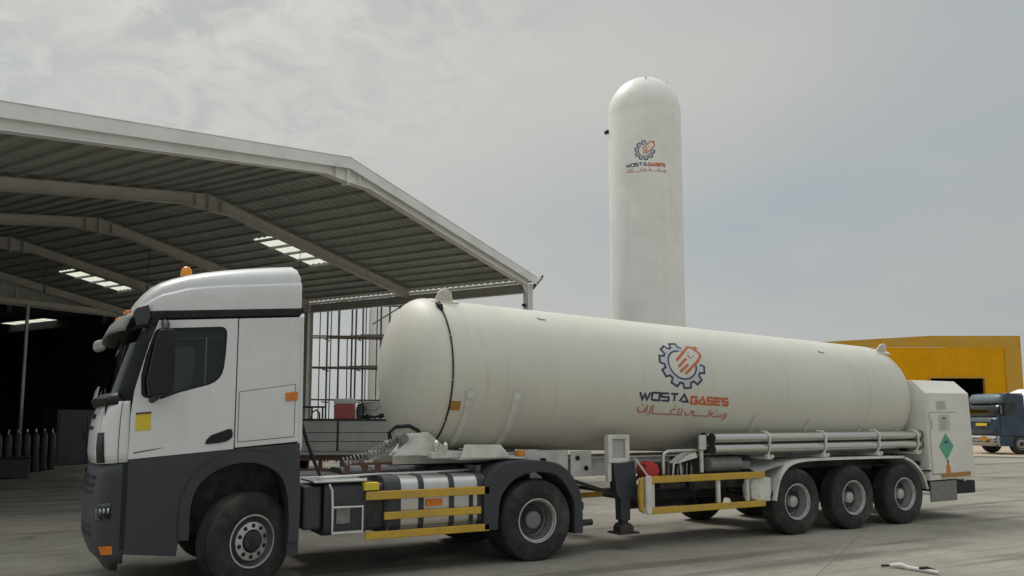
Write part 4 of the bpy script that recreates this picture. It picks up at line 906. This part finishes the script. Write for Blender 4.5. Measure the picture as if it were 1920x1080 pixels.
# chassis
b = MB()
for y in (-.41, .41): b.box(-1.3, 4.55, y - .035, y + .035, .80, 1.06)
for x in (-1.0, .9, 2.0, 3.0, 4.45): b.box(x - .05, x + .05, -.375, .375, .84, 1.02)
b.build('chassis_rail', 'chassis_dark', tc_)
b = MB(); b.box(-1.1, .5, -.78, .78, .62, 1.40); b.build('engine', 'chassis_dark', tc_)
b = MB(); b.cyl((0, -.95, .53), (0, .95, .53), .06, 10); b.bar((-.5, -.5, .6), (.6, -.5, .6), .08, .08); b.bar((-.5, .5, .6), (.6, .5, .6), .08, .08); b.build('axle', 'chassis_dark', tc_)
b = MB(); b.cyl((3.7, -.95, .53), (3.7, .95, .53), .09, 12); b.lathe([(0, -.25), (.15, -.2), (.25, 0), (.15, .2), (0, .25)], (3.7, 0, .53), seg=16); b.bar((3.0, -.5, .75), (4.4, -.5, .62), .1, .08); b.bar((3.0, .5, .75), (4.4, .5, .62), .1, .08)
b.build('axle', 'chassis_dark', tc_)
for sg in (-1, 1):
    wheel(tc_, 0, sg * 1.09, .535, 'steer', R(25), sg > 0)
    wheel(tc_, 3.7, sg * 1.085, .535, 'drive', 0, sg > 0)
    # three-piece drive fender
    fo = [(2.90, .46), (2.90, .80), (2.90, 1.02), (2.94, 1.12), (3.04, 1.22), (3.22, 1.30), (3.50, 1.325), (3.96, 1.29), (4.20, 1.15), (4.34, .95), (4.40, .75), (4.41, .33)]
    fi = [(3.10, .46), (3.11, .62), (3.12, .74), (3.14, .84), (3.20, .95), (3.36, 1.09), (3.60, 1.165), (3.92, 1.14), (4.10, 1.02), (4.21, .86), (4.27, .70), (4.27, .33)]
    fi, fo = curve(fi, 3), curve(fo, 3)
    b = MB(); rows = [[(a, sg * 1.25, za), (c, sg * 1.25, zc_), (c, sg * .72, zc_), (a, sg * .72, za)] for (a, za), (c, zc_) in zip(fi, fo)]
    b.grid(rows, closed=True); b.f.append((0, 1, 2, 3)); b.build('drive_fender', 'charcoal', tc_, bevel=.012)
    # fuel tank with straps (near side alloy, far side too)
    def rr(x0, x1, z0, z1, r_, n=5):
        pts = []
        for cx, cz, a0 in ((x1 - r_, z1 - r_, 0), (x0 + r_, z1 - r_, 90), (x0 + r_, z0 + r_, 180), (x1 - r_, z0 + r_, 270)):
            for i in range(n + 1): a = R(a0 + 90 * i / n); pts.append((cx + r_ * math.cos(a), cz + r_ * math.sin(a)))
        return pts
    y0_, y1_ = (-1.19, -.52) if sg < 0 else (.52, 1.19)
    b = MB(); b.prism(rr(y0_, y1_, .50, 1.17, .14), 1.60, 2.94, 'x'); ft = b.build('fuel_tank', 'alu' if sg < 0 else 'charcoal', tc_, smooth=40)
    for x, w_ in ((1.69, .105), (2.06, .035), (2.47, .035), (2.88, .05)): MB().prism(rr(y0_ - .008, y1_ + .008, .492, 1.178, .145), x - w_, x + w_, 'x').build('tank_strap', 'charcoal', ft, smooth=40)
    b = MB(); b.prism(rr(y0_, y1_, .52, 1.13, .10), .86, 1.36, 'x'); b.build('battery_box', 'charcoal', tc_, smooth=40)
    b = MB(); b.prism(rr(y0_ + .02, y1_, .55, 1.10, .06), 1.37, 1.58, 'x'); b.build('air_tank_bracket', 'chassis_dark', tc_, smooth=40)
    for x0, x1, z0, z1 in ((1.34, 2.98, .915, 1.015), (1.57, 2.86, .675, .765), (1.34, 2.98, .455, .545)):
        MB().box(x0, x1, sg * 1.25 if sg < 0 else 1.215, sg * 1.215 if sg < 0 else 1.25, z0, z1).build('guard_rail', 'rail_yellow', tc_, bevel=.008)
    for x in (1.62, 2.74): MB().box(x - .02, x + .02, sg * 1.213 if sg < 0 else 1.193, sg * 1.193 if sg < 0 else 1.213, .46, 1.0).build('guard_post', 'chassis_dark', tc_)
MB().box(1.315, 1.50, -1.252, -1.14, 1.03, 1.12).build('yellow_marker_box', 'sticker_yellow', tc_, bevel=.006)
MB().box(2.12, 2.34, -1.205, -1.1995, .80, .89).build('tank_reflector', 'orange_lens', tc_)
b = MB(); pts = [(.90, -1.23, 1.12), (.93, -1.25, 1.05), (.94, -1.25, .86), (.94, -1.25, .56), (1.30, -1.25, .555), (1.30, -1.25, .85), (.95, -1.25, .853)]
b.tube(pts, .014, 6); b.build('step_frame', 'trailer_white', tc_, smooth=40)
MB().box(.95, 1.29, -1.24, -1.05, .545, .575).build('step', 'alu', tc_); MB().box(.72, 1.36, -1.22, -.6, 1.135, 1.16).build('step_top', 'alu', tc_, bevel=.01)
MB().box(.62, .84, -1.15, -.6, .6, 1.1).build('adblue_box', 'charcoal', tc_, bevel=.03)
b = MB(); b.box(1.0, 1.16, -1.205, -1.195, .66, .83); b.build('battery_label', 'hose_grey', tc_)
# catwalk, tubes and hoses behind the cab
b = MB(); b.box(.7, 2.3, -.55, .5, 1.075, 1.095); b.build('catwalk', 'alu', tc_)
b = MB(); b.tube([(.9, -.95, 1.17), (1.6, -.9, 1.19), (2.4, -.85, 1.19), (2.9, -.8, 1.2)], .018, 8); b.tube([(.8, -.75, 1.16), (2.0, -.72, 1.19), (2.7, -.62, 1.18)], .014, 8); b.build('air_pipe', 'alu', tc_)
b = MB(); b.tube([(1.0, -.85, 1.15), (1.9, -.8, 1.19), (2.6, -.75, 1.2), (2.8, -.6, 1.22)], .022, 8); b.tube([(.62, -.9, 1.9), (.70, -.95, 1.6), (.80, -.95, 1.35), (.9, -.8, 1.2)], .022, 8); b.build('rubber_hose', 'dark_plastic', tc_)
def helix(a, b_, r_, turns, sag, thick, mt, name):
    a = Vector(a); b_ = Vector(b_); d = (b_ - a); n = int(turns * 12); pts = []
    side = d.cross(Vector((0, 0, 1))).normalized(); up = side.cross(d).normalized()
    for i in range(n + 1):
        q = i / n; c = a.lerp(b_, q) - Vector((0, 0, sag * 4 * q * (1 - q))); an = q * turns * 2 * math.pi; pts.append(c + side * math.cos(an) * r_ + up * math.sin(an) * r_)
    MB().tube(pts, thick, 5).build(name, mt, tc_, smooth=50)
helix((1.25, -.62, 1.34), (1.93, -.70, 1.62), .048, 15, .05, .010, 'hose_grey', 'air_line_coil')
b = MB(); b.box(1.35, 2.45, -.36, -.30, 1.27, 1.31); b.box(1.35, 2.45, -.36, -.30, 1.12, 1.15)
for x in (1.38, 1.62, 1.80, 2.42): b.box(x - .035, x + .035, -.355, -.305, 1.151, 1.269)
b.build('support_frame', 'rust_red', tc_)
b = MB(); b.prism([(2.35, 1.08), (2.45, 1.24), (2.75, 1.25), (2.95, 1.16), (3.0, 1.06)], -.72, -.45); b.cyl((2.5, -.78, 1.17), (2.5, -.5, 1.17), .05, 10); b.build('cable_bracket', 'dark_plastic', tc_, bevel=.01)
b = MB(); b.prism([(2.62, 1.262), (2.75, 1.10), (3.85, 1.10), (4.0, 1.262)], -.42, .42); b.build('fifth_wheel', 'chassis_dark', tc_, bevel=.02)
b = MB(); b.box(2.96, 3.02, -.9, -.5, 1.15, 1.26); b.cyl((2.9, -.75, 1.22), (3.3, -.75, 1.22), .04, 8); b.build('hose_clip', 'hose_grey', tc_)
b = MB(); b.box(4.46, 4.52, -1.1, 1.1, .62, .72); b.cyl((4.45, -.95, .42), (4.75, -.95, .42), .045, 8); b.build('rear_crossmember', 'chassis_dark', tc_)

# ------------------------------------------------------------------ vertical storage tank
TC = Vector((19.3, 15.9, 0)); TRd = 1.555
tw = thing('storage_tank', 'tall white vertical gas storage tank with domed top behind the tanker', 'storage tank', TC, 0)
prof = [(0, .6), (TRd * .7, .62), (TRd, 1.0), (TRd, 5), (TRd, 10), (TRd, 14.95)]
for i in range(1, 15):
    a = i / 14 * math.pi / 2; prof.append((TRd * math.cos(a) ** .95, 14.95 + 1.60 * math.sin(a)))
MB().lathe(prof, ax='z', seg=80).build('shell', 'tower_white', tw, smooth=50)
mat('seam_grey', (.62, .62, .58), .5)
for z in (14.92, 10.1, 5.8): MB().lathe([(TRd - .01, z - .02), (TRd + .004, z - .02), (TRd + .004, z + .02), (TRd - .01, z + .02)], ax='z', seg=80).build('weld_band', 'tower_white', tw)
for a in (20, 140, 260): MB().box(TRd * .8 * math.cos(R(a)) - .12, TRd * .8 * math.cos(R(a)) + .12, TRd * .8 * math.sin(R(a)) - .12, TRd * .8 * math.sin(R(a)) + .12, 0, 1.1).build('leg', 'tower_white', tw)
for sx in (-.55, .55): MB().cyl((sx, -.8, 16.1), (sx, -.86, 16.28), .05, 8).build('dome_lug', 'tower_white', tw)
b = MB(); d = Vector((-math.cos(TH), math.sin(TH), 0)); b.bar(tuple(d * TRd + Vector((0, 0, 14.25))), tuple(d * (TRd + .16) + Vector((0, 0, 14.15))), .12, .14); b.build('valve_box', 'dark_plastic', tw)
MB().lathe([(0, 16.54), (.12, 16.54), (.12, 16.62), (0, 16.64)], ax='z', seg=14).build('top_cap', 'tower_white', tw)
cd_ = Vector((cam.location.x - TC.x, cam.location.y - TC.y)); PH = math.atan2(cd_.y, cd_.x)
def on_tower(a, b_, l):
    an = PH + a / TRd; return Vector(((TRd + l) * math.cos(an), (TRd + l) * math.sin(an), 12.87 + b_))
TS = .9 / .95
draw_logo(on_tower, TS, tw, .006)

# ------------------------------------------------------------------ grey dropside trailer with odds and ends behind the cab
D2 = Vector((4.75, 11.2, 0)); A2 = -TH
ds = thing('dropside_trailer', 'grey dropside trailer with dark top rail seen between cab and tank', 'trailer', D2, A2)
b = MB(); b.box(-2.6, 2.4, 0, 2.2, .86, .96); b.build('bed', 'bay_grey', ds)
for x0, x1 in ((-2.6, -.12), (-.06, 2.4)):
    for z0, z1 in ((.97, 1.22), (1.235, 1.47), (1.485, 1.80)): MB().box(x0, x1, -.03, .0, z0, z1).build('side_board', 'bay_grey', ds, bevel=.01)
MB().box(-2.62, 2.42, -.05, .02, 1.803, 1.86).build('top_rail', 'chassis_dark', ds)
for x in (-2.56, -.09, 2.36): MB().box(x - .03, x + .03, .005, .06, .9, 1.8).build('stake', 'chassis_dark', ds)
MB().box(-2.6, 2.4, 2.17, 2.2, .97, 1.8).build('far_side_board', 'bay_grey', ds)
b = MB(); b.box(-2.5, 2.3, .15, .25, .70, .855); b.box(-2.5, 2.3, .15, .25, .40, .48)
for x in (-2.4, -1.5, -.6, .0, .55, 1.35, 2.2): b.box(x - .05, x + .05, .155, .245, .48, .70)
b.build('underframe', 'rust_red', ds)
for x in (-1.9, 1.9): wheel(ds, x, .35, .5, 'trail'); wheel(ds, x, 1.85, .5, 'trail', 0, True)
def onbed(x, y, z): return D2 + Matrix.Rotation(A2, 3, 'Z') @ Vector((x, y, 0)) + Vector((0, 0, z))
MB().box(-2.5, 2.3, .02, 2.15, .962, 1.80).build('load', 'dark_box', ds, label='dark boxed load filling the bed level with the rail')
cl = thing('cool_box', 'red cool box with white lid on the dropside trailer', 'cool box', onbed(.02, .35, 1.80), A2)
MB().box(-.27, .27, -.2, .2, .005, .46).build('body', 'cooler_red', cl, bevel=.03); MB().box(-.28, .28, -.21, .21, .462, .62).build('lid', 'cloth_white', cl, bevel=.03)
MB().tube([(-.29, -.12, .40), (-.31, 0, .42), (-.29, .12, .40)], .015, 6).build('handle', 'cloth_white', cl)
for i in range(3): MB().box(-.265, .265, -.208, -.202, .08 + i * .12, .10 + i * .12).build('moulded_rib', 'cooler_red', cl)
sk = thing('white_tub', 'round white tub leaning over black sheeting beside the red cool box', 'tub', onbed(.82, .4, 1.82), A2)
MB().lathe([(0, .1), (.2, .1), (.27, .25), (.31, .48), (.33, .50), (.31, .52), (.28, .48), (.18, .2), (0, .16)], ax='z', seg=24).build('shell', 'cloth_white', sk, smooth=40)
MB().tube([(-.3, -.05, .46), (-.2, -.3, .3), (.1, -.34, .26), (.3, -.1, .45)], .008, 5).build('handle', 'chassis_dark', sk)
# crumpled black sheet
b = MB(); random.seed(11); rows = []
for i in range(15):
    r_ = []
    for j in range(9):
        x = -.6 + 1.5 * i / 14; y = -.05 + .8 * j / 8; e = min(i, 14 - i, 4) / 4 * min(j + 1, 9 - j, 3) / 3
        r_.append((x, y, .01 + e * (.10 + .16 * (i / 14) + random.uniform(-.05, .06))))
    rows.append(r_)
b.grid(rows); sh = b.build('black_sheet', 'dark_plastic', None); sh.location = onbed(.85, .1, 1.80); sh.rotation_euler.z = A2; tag(sh, 'crumpled black plastic sheet on the dropside trailer under the white tub', 'sheet')
fr = thing('black_chair_frame', 'black metal chair frame at the cab end of the dropside trailer', 'chair frame', onbed(-.92, .4, 1.80), A2)
b = MB(); 
for x in (-.34, .0, .3): b.bar((x, 0, .0), (x, 0, .36), .04, .04)
b.build('leg', 'chassis_dark', fr); MB().box(-.4, .36, -.15, .15, .36, .41).build('seat', 'chassis_dark', fr); b = MB(); b.tube([(.02, -.16, .0), (.05, -.16, .24), (.16, -.16, .30), (.25, -.16, .22), (.26, -.16, 0)], .025, 6); b.build('hoop', 'chassis_dark', fr)
cn = thing('dark_canister', 'dark grey canister between cool box and white tub', 'canister', onbed(.46, .3, 1.80), A2)
MB().lathe([(0, 0), (.11, 0), (.12, .3), (.09, .42), (.05, .46), (0, .5)], ax='z', seg=14).build('shell', 'dark_box', cn, smooth=40); MB().tube([(-.08, 0, .42), (0, 0, .56), (.08, 0, .42)], .015, 6).build('handle', 'chassis_dark', cn)

# ------------------------------------------------------------------ scaffold and pale building past the shed's eave
SC = Vector((10.45, 21.74, 0)); AS = -TH + R(2)
scf = thing('scaffold', 'rusty tube scaffold tower with plank decks behind the shed', 'scaffold', SC, AS)
xs = [-3.15, -2.88, -2.64, -2.28, -1.95, -1.77, -.85, -.64, 0, -3.7, -3.02, -2.45, -1.5, -1.2]
for i, x in enumerate(xs):
    y = 0 if i % 2 == 0 else 1.1; hh = (7.3, 7.5, 7.1, 7.7, 7.5, 7.9, 8.1, 8.0, 8.1, 6.9, 7.0, 5.5, 7.2, 6.8)[i]
    MB().cyl((x, y, 0), (x + .04 * math.sin(i * 2.1), y, hh), .04 if i < 9 else .025, 8).build('standard', 'scaffold_steel', scf)
for z in (2.66, 4.05, 5.4, 6.9):
    for y in (-.06, 1.16): MB().cyl((-4.4, y, z + (.04 if y > 0 else 0)), (1.0, y, z - .06), .035, 8).build('ledger', 'scaffold_steel', scf)
    if z in (4.05, 5.4):
        for k in range(4): MB().box(-1.75 - k * .5, -.55 - k * .04, .1 + k * .24, .32 + k * .24, z + .0, z + .08).build('plank', 'plank_wood', scf)
    for x in (-3.3, -1.9, -.6): MB().cyl((x, -.1, z - .1), (x, 1.2, z - .1), .03, 6).build('transom', 'scaffold_steel', scf)
MB().cyl((-1.2, -.08, 5.9), (.5, -.08, 7.0), .03, 6).build('brace', 'scaffold_steel', scf); MB().cyl((-1.4, -.08, 7.4), (.4, -.08, 7.0), .03, 6).build('brace', 'scaffold_steel', scf)
# smaller white vessel beyond it
vs = thing('white_silo', 'white upright vessel standing behind the scaffold', 'silo', (11.7, 28.0, 0), 0); vs.scale = (.6, .6, .95)
MB().lathe([(0, .3), (1.0, .3), (1.0, 7.6), (.9, 8.0), (.6, 8.3), (0, 8.4)], ax='z', seg=40).build('shell', 'tower_white', vs, smooth=40)
b = MB(); b.tube([(-1.0, -.35, 8.0), (-1.05, -.4, 7.0), (-1.05, -.4, 0)], .05, 6); b.build('down_pipe', 'shed_steel', vs)

# ------------------------------------------------------------------ yellow hall
YR = math.atan2(23.51 - 26.77, 61.17 - 55.24)
yb = thing('yellow_hall', 'large ochre yellow metal clad hall beyond the tank with a dark open doorway', 'building', (61.17, 23.51, 0), YR)
HY = 8.1; BL = 34; 
def clad(x0, x1, z0, z1, name='cladding_panel'):
    n = max(1, round((x1 - x0) / 1.0)); w = (x1 - x0) / n
    for i in range(n):
        a = x0 + i * w; rows = []
        for j in range(9):
            xx = a + .002 + (w - .004) * j / 8; yy_ = -.012 if j % 4 in (1, 2) else 0.0
            rows.append([(xx, yy_, z0), (xx, yy_, z1)])
        MB().grid(rows).build(name, 'yellow_clad', yb)
clad(-BL, -7.0, 0, 7.2); clad(-7.0, -2.9, 4.85, 7.2); clad(-2.9, 0, 0, 7.2)
rows = []
for j in range(0, 137):
    xx = -BL + BL * j / 136; top_ = HY - max(0, (-xx - 6.9)) * .058; rows.append([(xx, -.045 if j % 4 in (1, 2) else -.03, 7.21), (xx, -.045 if j % 4 in (1, 2) else -.03, max(7.25, top_))])
MB().grid(rows).build('parapet_band', 'yellow_band', yb)
MB().box(-1.25, -.0, -.075, -.035, 0, 7.2).build('corner_panel', 'yellow_band', yb)
b = MB(); b.box(-7.1, -7.0, -.09, .2, 0, 4.85); b.box(-2.9, -2.8, -.09, .2, 0, 4.85); b.box(-7.1, -2.8, -.1, .2, 4.86, 5.0); b.build('door_frame', 'yellow_band', yb)
b = MB(); b.box(-BL, -.01, 24, 24.2, 0, 7.0); b.box(-.2, 0, .02, 24, 0, 7.0); b.box(-BL, -BL + .2, .02, 24, 0, 7.0); b.box(-BL, -.0, .03, 24, 7.0, 7.1); b.build('wall', 'warehouse_dark', yb)
b = MB(); b.box(-5.2, -4.8, 23.8, 23.95, 4.4, 4.9); b.build('far_window', 'rooflight_sheet', yb)
MB().box(-.05, .03, -.05, 24.2, 0, HY).build('side_flashing', 'yellow_band', yb)
MB().box(-BL, .03, -.08, .1, HY + .001, HY + .06).build('coping', 'yellow_band', yb) if False else None

# ------------------------------------------------------------------ blue lorry in the distance (front towards -x)
BA = R(-24)
bl = thing('blue_lorry', 'dark blue lorry with white tank parked in front of the yellow hall', 'lorry', (40.3, 14.55, 0), BA)
hw = 1.22
def bring(x, z, n=16, h=hw, ex=.25): return ring(x, z, h, 0, 180, n, ex, .05)
b = MB(); b.grid([bring(-.02, .95), bring(-.06, 1.2), bring(-.05, 1.75), bring(.0, 1.90)]); b.build('front_panel', 'truck_blue', bl, smooth=40, solid=.03)
b = MB(); b.grid([bring(.0, 1.905), bring(.12, 2.35), bring(.20, 2.62)]); b.build('windscreen', 'screen_glass', bl, smooth=50, solid=.01)
b = MB(); b.grid([bring(.20, 2.63), bring(.17, 2.78), bring(.22, 2.98), bring(.38, 3.10), bring(.6, 3.14)]); b.build('roof_front', 'truck_blue_light', bl, smooth=50, solid=.03)
b = MB(); b.box(.40, 1.6, -1.18, 1.18, 3.06, 3.14); b.build('roof', 'truck_blue', bl, bevel=.03)
for sg in (-1, 1):
    b = MB(); b.prism([(.2, .95), (1.6, .95), (1.6, 3.05), (.48, 3.05), (.42, 2.62), (.25, 1.9)], sg * 1.23, sg * 1.19); dd = b.build('side_panel', 'truck_blue', bl, bevel=.02)
    MB().prism([(.34, 1.98), (1.15, 1.98), (1.15, 2.68), (.52, 2.68)], sg * 1.236, sg * 1.231).build('window', 'screen_glass', dd)
    b = MB(); b.prism([(.16, 1.98), (.34, 1.98), (.34, 2.66), (.16, 2.66)], sg * 1.55, sg * 1.38); b.build('side_mirror', 'dark_plastic', bl, bevel=.03); MB().box(.15, .16, min(sg * 1.52, sg * 1.42), max(sg * 1.52, sg * 1.42), 2.1, 2.5).build('mirror_face', 'truck_blue_light', bl)
    MB().prism([(.0, .42), (1.0, .42), (1.3, .9), (1.58, .92), (.0, .93)], sg * 1.21, sg * .8).build('step_panel', 'truck_blue', bl)
b = MB(); b.grid([bring(-.04, .42), bring(-.12, .55), bring(-.12, .85), bring(-.06, .94)]); b.build('bumper', 'bay_grey', bl, smooth=40, solid=.03)
for z in (.62, .76): MB().grid([bring(-.15, z, 12), bring(-.15, z + .05, 12)]).build('bumper_trim', 'chassis_dark', bl)
MB().box(-.17, -.15, -.75, .1, 1.52 - .06, 1.60).build('yellow_strip', 'sticker_yellow', bl); MB().box(-.12, -.07, -1.0, .9, 1.66, 1.82).build('badge_bar', 'truck_blue_light', bl, bevel=.02)
MB().prism([(-.95, .80), (-.5, .95), (-.05, .80), (-.5, .62)], -.20, -.155, 'x').build('hazard_sign', 'label_brown', bl)
for sg in (-1, 1): MB().box(-.19, -.14, sg * 1.05 - .14, sg * 1.05 + .14, .62, .82).build('headlight', 'chrome', bl, bevel=.02)
b = MB(); b.box(.1, 1.54, -1.1, 1.1, .95, 1.05); b.box(1.54, 1.59, -1.1, 1.1, 1.0, 3.0); b.build('cab_interior', 'interior_dark', bl)
b = MB(); b.box(.2, 11, -.45, -.37, .75, 1.0); b.box(.2, 11, .37, .45, .75, 1.0); b.build('chassis_rail', 'chassis_dark', bl)
for x in (1.35, 5.2, 8.9, 10.2):
    for sg in (-1, 1): wheel(bl, x, sg * 1.07, .535, 'trail' if x > 5.3 else 'drive' if x > 2 else 'steer', 0, sg > 0)
b = MB(); b.lathe([(0, 1.9), (.7, 1.95), (1.1, 2.15), (1.18, 2.4), (1.18, 10.8), (1.0, 11.1), (0, 11.2)], (0, 0, 2.22), ax='x', seg=40); b.build('tank', 'tower_white', bl, smooth=50)

# ------------------------------------------------------------------ small things on the ground
cz = thing('hose_end', 'short frayed grey hose with pale coupling lying on the concrete at the bottom edge', 'hose', (7.40, -3.92, .014), 0); cz.scale = (.6, .6, .75)
b = MB(); b.tube([(-.10, .32, .03), (-.04, .22, .04), (.02, .10, .05), (.03, -.05, .03), (.06, -.28, .03), (.04, -.5, .04), (.06, -.7, .03)], [.018, .035, .05, .04, .03, .035, .03], 8); b.build('tube', 'cloth_white', cz, smooth=50)
b = MB(); b.tube([(-.18, .42, .02), (-.08, .28, .035), (-.0, .12, .03), (.10, .0, .02)], .02, 6); b.build('dark_cord', 'dark_plastic', cz, smooth=50)
MB().tube([(.05, -.30, .05), (.04, -.46, .08), (.08, -.6, .05)], .03, 6).build('coupling', 'dark_plastic', cz, smooth=50)
